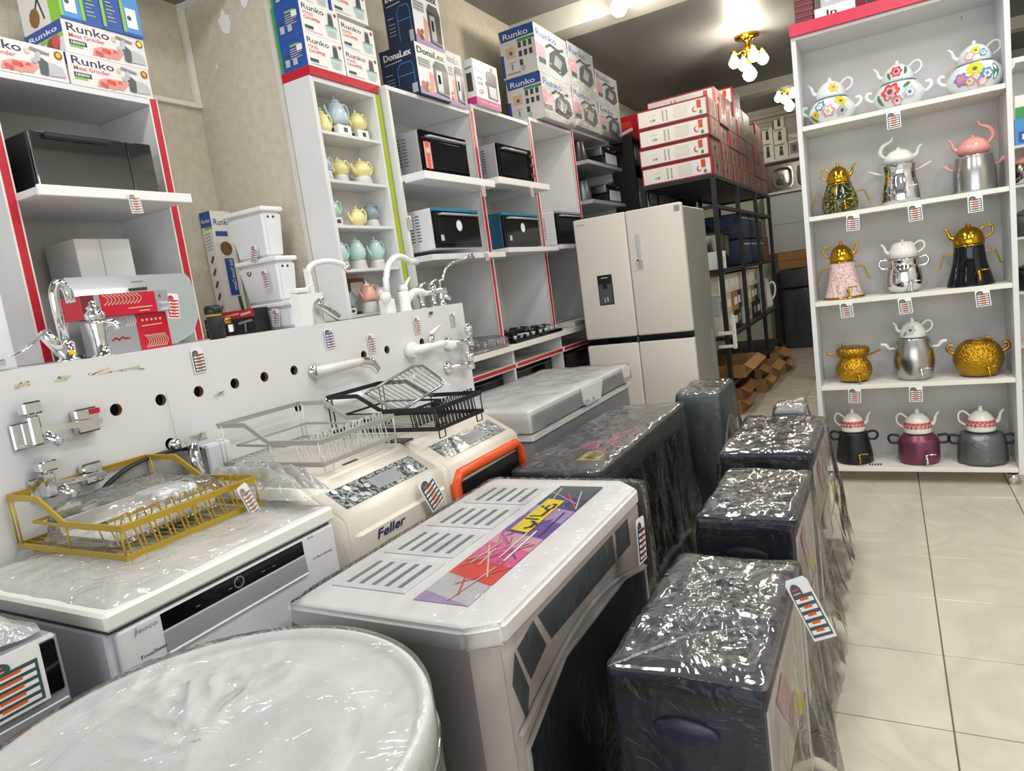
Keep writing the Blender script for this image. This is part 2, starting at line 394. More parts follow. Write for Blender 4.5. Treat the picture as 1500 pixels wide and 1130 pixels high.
fb.add([(X, 2.972, 0), (X, 2.972, 1.302), (X - .02, 2.972, 1.302), (X - .02, 2.972, 0)], [(0, 1, 2, 3)], 'melamine_edge')
fb.build('drilled_front', t)
MB().box(-1.935, 0.01, 0.9, -1.93, 2.94, 1.27, 'hole_shade').build('hole_shade_sheet', t)  # added dark sheet: the shade inside the holes is put into its colour
sc = MB()
F = Face(sc, (-1.8995, 0, 0), (0, 1, 0), (0, 0, 1), 1, 1)
for (y, z, w) in ((1.11, 1.262, .05), (1.00, 1.262, .03), (1.19, 1.255, .03), (0.90, 1.262, .02), (1.45, 1.13, .02), (2.0, 1.27, .015)):
    for q in range(4): F.line([(y + random.uniform(-w, w), z + random.uniform(-.008, .008)) for _ in range(3)], .0025, 'beige')
F.line([(1.268, 1.17), (1.272, 1.02)], .0012, 'grey'); F.rect(2.66, 1.268, 2.69, 1.282, 'dgrey')
sc.build('glue_marks', t)

# ================================================================== shelf cabinets
def edge(mb, x, y0, z0, y1, z1, m, d=0.004): mb.box(x, y0, z0, x + d, y1, z1, m)
def cabinet(name, label, x0, x1, ys, z0, z1, strips, top=True, back='melamine_back', th=0.022, sw=0.02, group=None, strip_m='red'):
    t = thing(name, label, 'cabinet', ((x0 + x1) / 2, (ys[0] + ys[-1]) / 2, z0), 0, group)
    for y in ys: MB().box(x0, y - th / 2, z0, x1, y + th / 2, z1 - .022, 'melamine', .001).build('side_panel', t)
    MB().box(x0, ys[0] - th / 2, z1 - .0215, x1, ys[-1] + th / 2, z1, 'melamine', .001).build('top_panel', t)
    MB().box(x0 - .008, ys[0] - th / 2, z0, x0 - .0005, ys[-1] + th / 2, z1, back).build('back_panel', t)
    for y, a, bb in strips:
        MB().box(x1 + .0005, y - sw * .75, a, x1 + .003, y + sw * .75, bb, 'melamine_edge').box(x1 + .003, y - sw / 2, a, x1 + .005, y + sw / 2, bb, strip_m).build('edge_strip', t)
    return t
c1 = cabinet('display_cabinet', 'white wall cabinet with red edged posts holding the mirrored microwave', -2.85, -2.5, (0.62, 1.277, 1.872), 1.30, 2.262, [(1.277, 1.302, 2.262), (1.872, 1.302, 2.262)], sw=.026)
MB().box(-2.84, 1.29, 1.838, -2.36, 1.845, 1.862, 'melamine', .002).build('shelf', c1)
MB().box(-2.36, 1.285, 1.832, -2.345, 1.845, 1.866, 'white', .002).build('shelf_edge', c1)

tc = thing('teapot_cabinet', 'narrow white cabinet of small shelves filled with pastel teapots', 'cabinet', (-2.22, 2.62, 1.3))
for y, nm in ((2.402, 'side_panel'), (2.832, 'side_panel')): MB().box(-2.298, y - .011, 1.30, -2.14, y + .011, 2.3665, 'melamine', .001).build(nm, tc)
MB().box(-2.297, 2.4135, 2.345, -2.141, 2.8205, 2.3665, 'melamine').build('top_panel', tc)
MB().box(-2.30, 2.391, 2.367, -2.132, 2.848, 2.405, 'red').build('red_cornice', tc)
MB().box(-2.299, 2.413, 1.3, -2.292, 2.821, 2.345, 'melamine_back').build('back_panel', tc)
for z in (1.315, 1.525, 1.725, 1.928, 2.14): MB().box(-2.29, 2.414, z - .014, -2.145, 2.82, z, 'melamine', .001).build('shelf', tc)
MB().box(-2.1395, 2.835, 1.30, -2.135, 2.862, 2.36, 'lime').build('lime_strip', tc)

u = []
UL = ('white open wall cabinet with the silver oven, beside the lime strip', 'middle white open wall cabinet between two red posts', 'white open wall cabinet with the white microwave near the fridge', 'far open wall cabinet with dark shelves of contact grills')
UY = ((2.885, 3.675), (3.70, 4.45), (4.475, 5.20), (5.225, 6.05)); UT = (2.405, 2.45, 2.49, 2.52)
for k in range(4):
    y0, y1 = UY[k]
    cb = cabinet('open_cabinet', UL[k], -2.47, -2.1, (y0, y1), 1.001, UT[k], [(y1, 1.002, UT[k])] if k < 3 else [], th=.022, sw=.026, group='open wall cabinets above the hob counter', back='melamine_back' if k < 3 else 'dgrey')
    u.append(cb)
    if k < 3:
        zl = (1.562, 1.588, 1.60)[k]
        MB().box(-2.46, y0 + .012, zl - .03, -1.985, y1 - .012, zl, 'melamine', .002).build('shelf', cb)
    if k < 2:
        zm = (1.97, 2.0)[k]; ya, yb = ((2.90, 3.60), (3.66, 4.36))[k]
        MB().box(-2.09, ya, zm - .04, -1.96, yb, zm, 'white', .003).build('shelf_front', cb)
        MB().box(-2.46, y0 + .012, zm - .03, -2.091, y1 - .012, zm, 'melamine').build('shelf', cb)
    if k == 3:
        for zm in (2.262, 1.955):
            MB().box(-2.46, y0 + .012, zm - .03, -2.0, y1 - .012, zm, 'silver_paint', .002).build('shelf', cb)

hc = thing('hob_counter', 'low counter unit with red edged openings under the black gas hobs', 'counter', (-2.25, 3.9, 0))
MB().box(-2.47, 2.985, .966, -2.01, 5.25, 1.0, 'melamine_edge', .002).build('worktop', hc)
for y in (2.99, 3.70, 4.42, 5.22): MB().box(-2.46, y - .015, 0, -2.05, y + .015, .965, 'melamine').build('side_panel', hc)
MB().box(-2.475, 2.98, 0, -2.465, 5.24, .965, 'melamine_back').build('back_panel', hc)
for ya, yb in ((3.006, 3.684), (3.716, 4.404), (4.436, 5.204)):
    for z in (.87, .66, .40):
        MB().box(-2.46, ya, z - .015, -2.05, yb, z, 'melamine').box(-2.05, ya, z - .02, -2.035, yb, z + .012, 'melamine_edge').box(-2.035, ya, z - .012, -2.033, yb, z + .009, 'red').build('shelf', hc)

# right hand samovar cabinet
rc = thing('samovar_cabinet', 'tall white five shelf cabinet of samovars with a red top band', 'cabinet', (.09, 4.3, 0))
for x in (-.368, .548): MB().box(x - .012, 4.14, .06, x + .012, 4.45, 2.42, 'melamine', .001).build('side_panel', rc)
MB().box(-.38, 4.14, 2.421, .56, 4.45, 2.437, 'melamine').build('top_panel', rc)
MB().box(-.382, 4.12, 2.438, .562, 4.45, 2.495, 'pinkred').build('red_band', rc)
MB().box(-.379, 4.451, .06, .559, 4.459, 2.43, 'melamine_back').build('back_panel', rc)
SZ = (1.98, 1.503, 1.037, .563, .094)
for z in SZ: MB().box(-.355, 4.142, z - .024, .535, 4.449, z, 'melamine_edge', .001).build('shelf', rc)
for x in (-.345, .515):
    for y in (4.18, 4.40): MB().cyl((x, y, 0), (x, y, .069), .021, 'chrome').cyl((x, y, .055), (x, y, .0695), .024, 'black').build('leg', rc)
sc = MB(); F = Face(sc, (-.38, 4.4505, 0), (1, 0, 0), (0, 0, 1), 1, 1)
F.line([(.78, 2.40), (.78, 2.385)], .003, 'dgrey'); sc.build('scratch_mark', rc)
# ================================================================== clear wraps
def nz(x, y, z): return noise.noise(Vector((x, y, z)))
def ridge(x, y, z): return 1 - 2 * abs(noise.noise(Vector((x, y, z))))
def wrap(parent, x0, y0, x1, y1, zt, zb, at=.012, asd=.012, flare=.03, seed=0, m='film', n=150, kt=12, ks=22, cr=.03, gap=.008, top=None):
    random.seed(int(seed * 10))
    cx, cy = (x0 + x1) / 2, (y0 + y1) / 2; hx, hy = (x1 - x0) / 2 + gap, (y1 - y0) / 2 + gap
    per = 4 * (hx + hy); vs = []; fs = []
    base = []
    for i in range(n):
        d = per * i / n
        if d < 2 * hy: p = (hx, -hy + d); nn = (1, 0)
        elif d < 2 * hy + 2 * hx: p = (hx - (d - 2 * hy), hy); nn = (0, 1)
        elif d < 4 * hy + 2 * hx: p = (-hx, hy - (d - 2 * hy - 2 * hx)); nn = (-1, 0)
        else: p = (-hx + (d - 4 * hy - 2 * hx), -hy); nn = (0, -1)
        qx = max(-hx + cr, min(hx - cr, p[0])); qy = max(-hy + cr, min(hy - cr, p[1]))
        v = Vector((p[0] - qx, p[1] - qy)); 
        if v.length > 1e-6 and abs(p[0] - qx) > 1e-6 and abs(p[1] - qy) > 1e-6:
            v.normalize(); nn = (v.x, v.y); p = (qx + v.x * cr, qy + v.y * cr)
        base.append((p, nn))
    K = kt + ks
    for k in range(K + 1):
        for i in range(n):
            p, nn = base[i]
            if k <= kt:
                s = k / kt; s = max(s, .002)
                x, y = p[0] * s, p[1] * s
                a = at * (1 - max(0, s - .85) / .15 * .6)
                z = zt + gap + a * (1.1 * ridge(x * 6 + seed, y * 5, 1.3) + .55 * ridge(x * 13 + y * 5, y * 9 + seed, 4.1) + .25 * ridge(x * 34, y * 20 + seed, 6.6)) * .6 + a * .25
                z += at * .10 * (random.random() - .5) * (1 if .1 < s < .95 else 0)
                z -= max(0, s - .93) / .07 * .006
            else:
                q = (k - kt) / ks
                d = per * i / n
                w = asd * (.25 + q) * (1.0 * ridge(d * 5 + seed + q * .7, q * 1.1 + seed, 2.2) + .5 * ridge(d * 14 - q * 1.5, q * 1.6, seed) + .3 * nz(d * 30, q * 5, seed)) + flare * q ** 1.5 + .003
                if q < .06: w *= .5
                w = max(w, .001)
                x, y = p[0] + nn[0] * w, p[1] + nn[1] * w
                z = zt + gap - .004 - (zt + gap - zb) * q
                if k == K: z += .012 * abs(nz(d * 7, seed, 0))
            vs.append((cx + x, cy + y, z))
    for k in range(K):
        for i in range(n):
            j = (i + 1) % n
            fs.append((k * n + i, k * n + j, (k + 1) * n + j, (k + 1) * n + i))
    mb = MB(); mb.add(vs, fs, m, True)
    if top: 
        mb.mats.append(top)
        for i in range((kt) * n): mb.m[i] = 1
    return mb.build('plastic_wrap', parent)
def knots(parent, x0, y0, x1, y1, z, ys):    # taped gathers of film across a top
    cx = (x0 + x1) / 2; hw = (x1 - x0) / 2
    for k, y in enumerate(ys):
        mb = MB()
        ends = [(cx - hw * .95, y - .13), (cx + hw * .9, y - .10), (cx + hw * .95, y + .09), (cx - hw * .8, y + .12), (cx - hw, y + .01)]
        if k + 1 < len(ys): ends.append((cx + .01, ys[k + 1]))
        for e in ends:
            q = [(cx + (e[0] - cx) * t + random.uniform(-.006, .006) * (t < 1), y + (e[1] - y) * t + random.uniform(-.006, .006), z + .016 - .008 * t) for t in (0, .35, .7, 1)]
            mb.tube(q, [.006, .004, .003, .0015], 'film_soft', 8)
        mb.build('film_gather', parent)

# ================================================================== price cards
def price_card(label, p, face='x+', w=.05, h=.08, tilt=0.0, lean=0.0, tint=None, group='price cards'):
    t = thing('price_card', label, 'price card', p, 0, group)
    U = {'x+': Vector((0, 1, 0)), 'y-': Vector((1, 0, 0))}[face]; V = Vector((0, 0, 1)); N = U.cross(V)
    U, V = U * math.cos(tilt) + V * math.sin(tilt), -U * math.sin(tilt) + V * math.cos(tilt)
    V = (V * math.cos(lean) - N * math.sin(lean)).normalized(); N = U.cross(V)
    P = Vector(p) - V * h
    mb = MB(); mb.prism([(-w / 2, 0), (w / 2, 0), (w / 2, h * .93), (w * .38, h), (-w * .38, h), (-w / 2, h * .93)], P + N * .001, U, V, .001, 'white'); mb.build('card', t)
    mb = MB(); F = Face(mb, P - U * w / 2 + N * .0022, U, V, w, h)
    dk = 'dgreen' if tint is None else tint
    F.rect(.07, .05, .93, .74, dk).disc(.32, .78, .24, dk, ry=.14)
    F.line([(.2, .82), (.45, .83)], h * .02, 'tagorange').line([(.18, .76), (.46, .765)], h * .02, 'beige')
    for k in range(5):
        v = .10 + k * .128
        F.rect(.12, v, .88, v + .07, 'white'); F.o -= .0003
    F.o += .0003
    for k in range(5):
        v = .10 + k * .128
        F.rect(.32, v + .035, .68, v + .085, 'tagorange'); F.o -= .0003
    mb.build('printed_panel', t)
    return t

# ================================================================== floor appliances of the left row
t = thing('washing_machine', 'silver machine with black front panel under a large price card, beside the white dishwasher', 'washing machine', (-1.57, .27, 0))
MB().box(-1.86, -.035, 0.02, -1.275, .567, .86, 'silver_paint', .006).build('body', t)
b = MB(); b.box(-1.275, -.03, .762, -1.268, .558, .853, 'black_gloss', .002); b.build('control_panel', t)
b = MB(); b.box(-1.275, -.03, .03, -1.27, .562, .745, 'silver_paint', .002); b.lathe([(.17, 0), (.17, .01), (.15, .014), (.001, .014)], 'dgrey', (0, 0, 0), 32); b.v = [v if i < len(b.v) - 128 else (-1.27 + v[2], .27 + v[0], .42 + v[1]) for i, v in enumerate(b.v)]; b.build('door', t)
b = MB(); F = Face(b, (-1.2675, -.03, .762), (0, 1, 0), (0, 0, 1), .588, .09); 
for q in range(12): F.line([(.45 + random.random() * .1, .1 + random.random() * .5), (.5 + random.random() * .1, .1 + random.random() * .5)], .003, 'blue')
b.build('panel_print', t)
def crumple(name, label, cat, x0, y0, x1, y1, z, hgt, m, seed=0, n=34, edge_drop=.0, group=None, parent=None, thick=0, rag=.14):
    vs = []; fs = []
    for i in range(n + 1):
        for j in range(n + 1):
            u, v = i / n, j / n
            rg = 1 + rag * nz(u * 3 + seed, v * 3, 9.0)
            x = (x0 + x1) / 2 + (u - .5) * (x1 - x0) * rg; y = (y0 + y1) / 2 + (v - .5) * (y1 - y0) * (1 + rag * nz(u * 3, v * 3 + seed, 4.0))
            e = min(u, v, 1 - u, 1 - v) * 2
            hh = hgt * min(1, e * 2.5) * (.5 + .5 * ridge(u * 3 + seed, v * 3, 1)) + hgt * .35 * ridge(u * 9, v * 9 + seed, 2) * (.3 + .7 * min(1, e * 4)) * .5
            zz = z + max(.002, hh + .004)
            if e < .08 and edge_drop: zz -= edge_drop * (.08 - e) / .08 * (0.5 + .5 * nz(u * 5, v * 5, seed))
            vs.append((x, y, zz))
    for i in range(n):
        for j in range(n):
            a = i * (n + 1) + j; fs.append((a, a + n + 1, a + n + 2, a + 1))
    mb = MB(); mb.add(vs, fs, m, True); o = mb.build(name, parent)
    if parent is None: tag(o, label, cat, group)
    return o
crumple('plastic_bag', 'crumpled white plastic bag lying on the silver machine with the black panel', 'plastic bag', -1.74, .0, -1.29, .55, .861, .08, 'film_white', 3)
price_card('large price card stuck on the black panel of the silver machine', (-1.2625, .478, .866), 'x+', .105, .105, .0, -.02)

t = thing('dishwasher', 'white dishwasher with black control strip under the gold dish rack', 'dishwasher', (-1.57, .94, 0))
MB().box(-1.86, .645, .02, -1.29, 1.232, .806, 'appl_side', .004).build('body', t)
MB().box(-1.865, .64, .815, -1.265, 1.236, .85, 'appliance_top', .006).build('top_panel', t)
MB().box(-1.865, .65, .806, -1.28, 1.225, .815, 'dgrey').build('seam_strip', t)
b = MB(); b.box(-1.29, .66, .03, -1.272, 1.232, .805, 'appliance', .005); dr = b.build('door', t)
b = MB(); b.box(-1.2725, .745, .766, -1.2705, 1.122, .801, 'black_gloss', .001); b.build('control_strip', dr)
b = MB()
b.hexa([(-1.2715, .745, .722), (-1.2715, 1.122, .722), (-1.268, 1.122, .722), (-1.268, .745, .722)], [(-1.2715, .745, .762), (-1.2715, 1.122, .762), (-1.271, 1.122, .762), (-1.271, .745, .762)], 'silver_paint')
b.box(-1.272, .745, .716, -1.265, 1.122, .722, 'appliance', .002); b.build('handle', dr)
b = MB(); b.tube([(-1.270, .93 + .012 * math.cos(2 * PI * q / 24), .7835 + .012 * math.sin(2 * PI * q / 24)) for q in range(24)], .0007, 'lgrey', 5, True); b.cyl((-1.2706, .93, .7835), (-1.2695, .93, .7835), .011, 'black_gloss', 24); b.build('dial', dr)
b = MB(); F = Face(b, (-1.2718, .66, .0), (0, 1, 0), (0, 0, 1), 1, 1)
F.text('leoco', .032, .786, .010, 'silver_paint', .045, .2).text('TrueSteam', .03, .735, .007, 'dgrey', .062, .1).text('A+A', .478, .797, .006, 'dgrey', .02).text('12 Place Setting', .485, .742, .005, 'dgrey', .065)
F.line([(.030, .783), (.034, .799)], .0015, 'silver_paint')
F.o += .002
for q in (.16, .24, .33, .36): F.line([(q, .78), (q + .008, .78)], .001, 'lgrey')
b.build('lettering', t)

def cream_appliance(name, label, y0, y1, trim, front_m, grp):
    t = thing(name, label, 'appliance', (-1.52, (y0 + y1) / 2, 0), 0, grp)
    prof = [(-1.86, .02), (-1.275, .02), (-1.272, .70), (-1.274, .785), (-1.288, .800), (-1.40, .866), (-1.43, .884), (-1.86, .884)]
    b = MB(); b.prism([(p[0], p[1]) for p in prof][::-1], (0, y1, 0), (1, 0, 0), (0, 0, 1), y1 - y0, 'cream'); o = b.build('body', t)
    bm = bmesh.new(); bm.from_mesh(o.data); bmesh.ops.bevel(bm, geom=[e for e in bm.edges if abs(e.verts[0].co.y - e.verts[1].co.y) < 1e-5], offset=.009, segments=3, affect='EDGES'); bm.to_mesh(o.data); bm.free()
    for p in o.data.polygons: p.use_smooth = True
    b = MB()
    S0, S1 = Vector((-1.299, 0, .8065)), Vector((-1.377, 0, .8525)); V = (S1 - S0)
    F = Face(b, (S0.x, y0 + .045, S0.z), (0, 1, 0), V, y1 - y0 - .09, V.length); F.o = .002
    F.rect(0, .05, 1, .95, 'flower_glass'); cpn = b.build('control_panel', t)
    b = MB(); F2 = Face(b, F.O, (0, 1, 0), V, F.W, F.H); F2.o = .0032
    F2.rect(.40, .22, .72, .72, 'grey'); F2.line([(.40, .22), (.72, .22), (.72, .72), (.40, .72), (.40, .22)], .0015, 'lgrey')
    for q in range(26):
        cx, cy = random.random() * .9 + .05, random.random() * .7 + .15
        if .36 < cx < .76 and .15 < cy < .78: continue
        F2.disc(cx, cy, .012 + .02 * random.random(), random.choice(('lgrey', 'white', 'grey', 'dgrey')), 7); F2.o -= .00028
        F2.line([(cx, cy), (cx + random.uniform(-.06, .06), cy + random.uniform(-.15, .15))], .002, 'lgrey'); F2.o -= .0003
    b.build('flower_print', cpn)
    b = MB(); b.box(-1.45, (y0 + y1) / 2 - .03, .884, -1.44, (y0 + y1) / 2 + .03, .887, 'dgrey'); b.build('lid_slot', t)
    return t
t = cream_appliance('heater', 'cream appliance with flowered glass control panel and blue script, under the silver rack', 1.275, 1.745, None, 'cream', 'cream appliances with flowered glass panels')
b = MB(); b.box(-1.2795, 1.30, .60, -1.2660, 1.73, .745, 'cream', .008).box(-1.272, 1.31, .68, -1.2620, 1.72, .742, 'cream', .008); b.build('fascia', t)
b = MB(); b.box(-1.2770, 1.31, .1, -1.2680, 1.72, .585, 'flower_glass'); 
for q in range(9): b.box(-1.2680, 1.32, .12 + q * .05, -1.262, 1.71, .135 + q * .05, 'dgrey')
b.build('grille', t)
b = MB(); F = Face(b, (-1.2612, 1.29, .60), (0, 1, 0), (0, 0, 1), .42, .15); F.text('Feller', .20, .70, .17, 'indigo', .29, .35); F.o += .0002; F.text('Feller', .204, .712, .17, 'indigo', .29, .35); b.build('lettering', t)
wrap(t, -1.85, 1.285, -1.2770, 1.735, .60, .15, .003, .006, .002, 5, 'film_soft', 120, 2, 14)
price_card('white price card curling over the front of the cream appliance with blue script', (-1.252, 1.60, .812), 'x+', .075, .11, .38, .12)
t = cream_appliance('heater', 'cream appliance with orange trimmed black front, behind the blue script one', 1.765, 2.255, 'orange', 'black', 'cream appliances with flowered glass panels')
b = MB(); b.tube([(-1.266, 1.785, .2), (-1.266, 1.785, .73), (-1.266, 1.81, .757), (-1.266, 2.21, .757), (-1.266, 2.235, .73), (-1.266, 2.235, .2)], .019, 'orange', 7); b.build('orange_trim', t)
b = MB(); b.box(-1.2770, 1.80, .15, -1.2660, 2.22, .725, 'black', .003); b.build('black_front', t)
b = MB(); b.box(-1.845, 1.80, .884, -1.70, 1.83, .887, 'black'); b.build('hinge', t); b = MB(); b.box(-1.50, 1.742, .884, -1.42, 1.80, .886, 'black_gloss'); b.build('hinge', t)

# chest freezer
t = thing('chest_freezer', 'low chest freezer with grey fronted white lid wrapped in film', 'freezer', (-1.64, 3.13, 0))
MB().box(-1.885, 2.50, .03, -1.345, 3.75, .685, 'freezer_grey', .01).build('body', t)
MB().box(-1.885, 2.49, .686, -1.335, 3.765, .716, 'freezer_lid', .006).build('rim', t)
b = MB(); b.box(-1.885, 2.485, .722, -1.34, 3.77, .82, 'freezer_lid', .006); fl_ = b.build('lid', t)
b = MB(); b.box(-1.34, 2.50, .728, -1.3315, 3.755, .802, 'freezer_grey', .003); b.build('lid_front', fl_)
for ya, yb in ((3.02, 3.30), (3.62, 3.75)):
    b = MB(); b.prism([(ya, .745), (ya + .03, .725), (yb - .05, .725), (yb, .812), (ya, .815)], (-1.3315, 0, 0), (0, 1, 0), (0, 0, 1), .012, 'freezer_lid'); b.build('handle', fl_)
b = MB(); F = Face(b, (-1.34, 2.485, .8207), (0, 1, 0), (-1, 0, 0), 1.285, .545)
random.seed(21)
for (u0, v0, w) in ((.50, .66, .06), (.62, .75, .05), (.70, .62, .03), (.36, .55, .02)):
    p = [(u0 + w * q / 9, v0 + random.uniform(-.05, .05)) for q in range(10)]; F.line(p, .0035, 'dgrey')
b.build('marker_scribble', fl_)
wrap(t, -1.885, 2.485, -1.33, 3.77, .822, .735, .010, .004, .001, 11, 'film_matt', 160, 18, 3, .012, .002, 'film_matt')

# fridge
t = thing('refrigerator', 'tall beige four door refrigerator with black band and water dispenser', 'refrigerator', (-1.51, 4.83, 0))
MB().box(-1.875, 4.56, .03, -1.135, 5.17, 1.725, 'fridge_side', .006).build('cabinet_body', t)
xm = -1.508
for nm, xa, xb, za, zb in (('door', -1.885, xm - .002, .908, 1.745), ('door', xm + .002, -1.130, .908, 1.745), ('door', -1.885, xm - .002, .06, .866), ('door', xm + .002, -1.130, .06, .866)):
    d = MB().box(xa, 4.50, za, xb, 4.558, zb, 'fridge', .012).build(nm, t)
    if xa < -1.8 and za > .5:
        b = MB(); b.box(-1.752, 4.496, 1.142, -1.645, 4.502, 1.348, 'black', .004); b.box(-1.745, 4.4945, 1.15, -1.652, 4.497, 1.285, 'dgrey'); b.box(-1.715, 4.487, 1.255, -1.682, 4.497, 1.30, 'black', .003); b.box(-1.722, 4.4935, 1.325, -1.675, 4.4965, 1.331, 'lgrey')
        b.box(-1.712, 4.4925, 1.16, -1.706, 4.4945, 1.19, 'lgrey').box(-1.692, 4.4925, 1.165, -1.684, 4.4945, 1.195, 'lgrey'); b.build('water_dispenser', d)
        b = MB(); F = Face(b, (-1.86, 4.4995, 1.70), (1, 0, 0), (0, 0, 1), .06, .012); F.line([(0, .4), (.3, .45), (1, .4)], .004, 'silver_paint'); b.build('maker_mark', d)
    elif za > .5:
        b = MB(); F = Face(b, (-1.175, 4.4995, 1.69), (1, 0, 0), (0, 0, 1), .035, .037); F.rect(0, 0, 1, 1, 'black').rect(.12, .12, .88, .88, 'white').rect(.2, .2, .8, .8, 'black').text('12', .26, .34, .34, 'white', .46); b.build('badge', d)
        b = MB(); b.box(-1.445, 4.490, 1.41, -1.417, 4.4995, 1.585, 'lgrey', .004); b.build('handle_film', d)
MB().box(-1.88, 4.508, .867, -1.136, 4.56, .907, 'black_gloss').build('black_band', t)
b = MB(); b.box(xm - .006, 4.503, .87, xm + .006, 4.507, .904, 'dgrey'); b.build('band_divider', t)
MB().box(-1.87, 4.58, .001, -1.14, 5.15, .029, 'black').build('plinth', t)
b = MB(); b.box(-1.135, 5.05, .62, -1.128, 5.07, .86, 'silver_paint'); b.build('side_trim', t)
price_card('price card hanging on the right door of the beige refrigerator', (-1.437, 4.494, 1.43), 'y-', .05, .075)

# ================================================================== wrapped gas heaters
def heater_top_slots(b, x0, x1, ys, z, L, n, m):
    for y in ys:
        for k in range(n):
            x = x0 + (x1 - x0) * (k + .5) / n
            b.box(x - .006, y, z, x + .006, y + L, z + .0012, m)
t = thing('gas_heater', 'white gas heater with coloured sticker on vented top, wrapped in clear film', 'heater', (-.9, 1.4, 0))
x0, y0, x1, y1, h = -1.145, .955, -.655, 1.835, .735
oc = [(x0, y0), (x1 - .05, y0), (x1, y0 + .03), (x1, y1 - .06), (x1 - .06, y1), (x0, y1)]
b = MB(); b.prism([(p[0], p[1]) for p in oc], (0, 0, .03), (1, 0, 0), (0, 1, 0), h - .075, 'heater_pink'); b.build('body', t)
b = MB(); e = .012
oc2 = [(x0 - e, y0 - e), (x1 - .05, y0 - e), (x1 + e, y0 + .03), (x1 + e, y1 - .06), (x1 - .06, y1 + e), (x0 - e, y1 + e)]
b.prism(oc2, (0, 0, h - .044), (1, 0, 0), (0, 1, 0), .044, 'heater_white'); o = tp_ = b.build('top_panel', t)
bm = bmesh.new(); bm.from_mesh(o.data); bmesh.ops.bevel(bm, geom=bm.edges[:], offset=.008, segments=2, affect='EDGES'); bm.to_mesh(o.data); bm.free()
for y in (1.06, 1.245, 1.43, 1.615):
    b = MB(); b.box(-1.12, y - .012, h + .0002, -.915, y + .145, h + .0025, 'vent_plate', .001)
    heater_top_slots(b, -1.105, -.925, [y + .008], h + .0022, .115, 5, 'vent_dark'); b.build('vent', tp_)
b = MB(); F = Face(b, (-.745, 1.03, h + .0005), (0, 1, 0), (-1, 0, 0), .74, .135)
cols = ['lgrey', 'lilac', 'tomato', 'fl_pink', 'pink', 'violet', 'indigo', 'dgrey']
F.rect(0, 0, 1, 1, 'lilac')
for k, (a, c) in enumerate(((.0, 'lgrey'), (.12, 'tomato'), (.24, 'pink'), (.36, 'fl_pink'), (.46, 'violet'), (.60, 'lilac'), (.72, 'indigo'), (.84, 'slate'))):
    F.poly([(a, 0), (min(a + .2, 1), 0), (min(a + .28, 1), 1), (min(a + .06, 1), 1)], c)
random.seed(5)
for q in range(24):
    a = random.random() * .8; F.line([(a, random.random()), (a + .12 + .1 * random.random(), random.random())], .004, random.choice(('pink', 'tomato', 'beige', 'violet', 'fl_pink', 'indigo'))); F.o -= .00028
F.line([(.28, .25), (.52, .3)], .006, 'white').line([(.30, .40), (.56, .45)], .004, 'white').line([(.48, .14), (.7, .18)], .005, 'indigo')
F.poly([(.50, .42), (.82, .46), (.84, .88), (.52, .84)], 'yellow')
# bold black script word in the yellow field
F.line([(.78, .62), (.775, .54), (.735, .52), (.72, .60), (.735, .68), (.765, .66)], .009, 'black').line([(.72, .55), (.655, .55), (.65, .78)], .009, 'black').line([(.625, .80), (.62, .54)], .009, 'black').line([(.60, .60), (.585, .50), (.55, .49), (.535, .58)], .009, 'black').line([(.745, .76), (.752, .775)], .008, 'black').line([(.57, .44), (.578, .455)], .008, 'black')
b.build('sticker', t)
b = MB(); F = Face(b, (x1, y0, 0), (0, 1, 0), (0, 0, 1), 1, 1); F.o = .001
F.rect(.03, .04, .83, h - .05, 'heater_pink')
F.poly([(.05, .60), (.085, .50), (.11, .56), (.075, .655)], 'slate').poly([(.085, .655), (.12, .57), (.20, .60), (.16, .675)], 'slate').poly([(.18, .675), (.225, .60), (.62, .60), (.62, .675)], 'slate').poly([(.64, .675), (.64, .60), (.74, .60), (.74, .675)], 'slate')
b.build('front_panel', t)
b = MB(); b.prism([(1.03, .05), (1.76, .05), (1.76, .50), (1.60, .53), (1.22, .53), (1.03, .46)], (x1 + .0015, 0, 0), (0, 1, 0), (0, 0, 1), .003, 'navy'); b.build('glass_window', t)
b = MB(); b.tube([(x1 + .006, 1.0 + .78 * q / 16, .50 + .075 * math.sin(PI * q / 16)) for q in range(17)], .006, 'heater_white', 6); b.tube([(x1 + .005, 1.02, .05), (x1 + .005, 1.02, .46), (x1 + .005, 1.22, .54), (x1 + .005, 1.61, .54), (x1 + .005, 1.77, .50), (x1 + .005, 1.77, .05)], .007, 'heater_white', 6); b.build('arch_trim', t)
wrap(t, x0 - .012, y0 - .012, x1 + .02, y1 + .012, h + .003, .04, .006, .009, .006, 2.5, 'film', 170, 14, 26, .045, .004)
price_card('dark green price card on the window side of the wrapped white heater', (-.585, 1.60, .715), 'x+', .06, .115, -.10, 0, 'navy2')

t = thing('gas_heater', 'long dark heater behind the white one, wrapped in creased film with yellow sticker', 'heater', (-1.09, 2.7, 0))
x0, y0, x1, y1, h = -1.225, 2.10, -.90, 3.24, .675
MB().box(x0, y0, .02, x1, y1, h - .03, 'charcoal', .01).build('body', t)
b_ = MB().box(x0 - .006, y0 - .006, h - .029, x1 + .006, y1 + .006, h, 'charcoal', .008); tp_ = b_.build('top_panel', t)
b = MB(); heater_top_slots(b, x0 + .03, x1 - .2, (2.2, 2.45, 2.7, 2.95), h + .0004, .16, 5, 'black_matt'); b.build('vent', tp_)
b = MB(); F = Face(b, (x1 - .02, 2.14, h + .0005), (0, 1, 0), (-1, 0, 0), .7, .2)
F.rect(.0, .1, 1, .62, 'slate'); random.seed(3)
for q in range(40):
    a = .35 + random.random() * .5; F.line([(a, random.uniform(.12, .6)), (a + .12, random.uniform(.12, .6))], .006, random.choice(('pink', 'magenta', 'fl_pink', 'tomato'))); F.o -= .00028
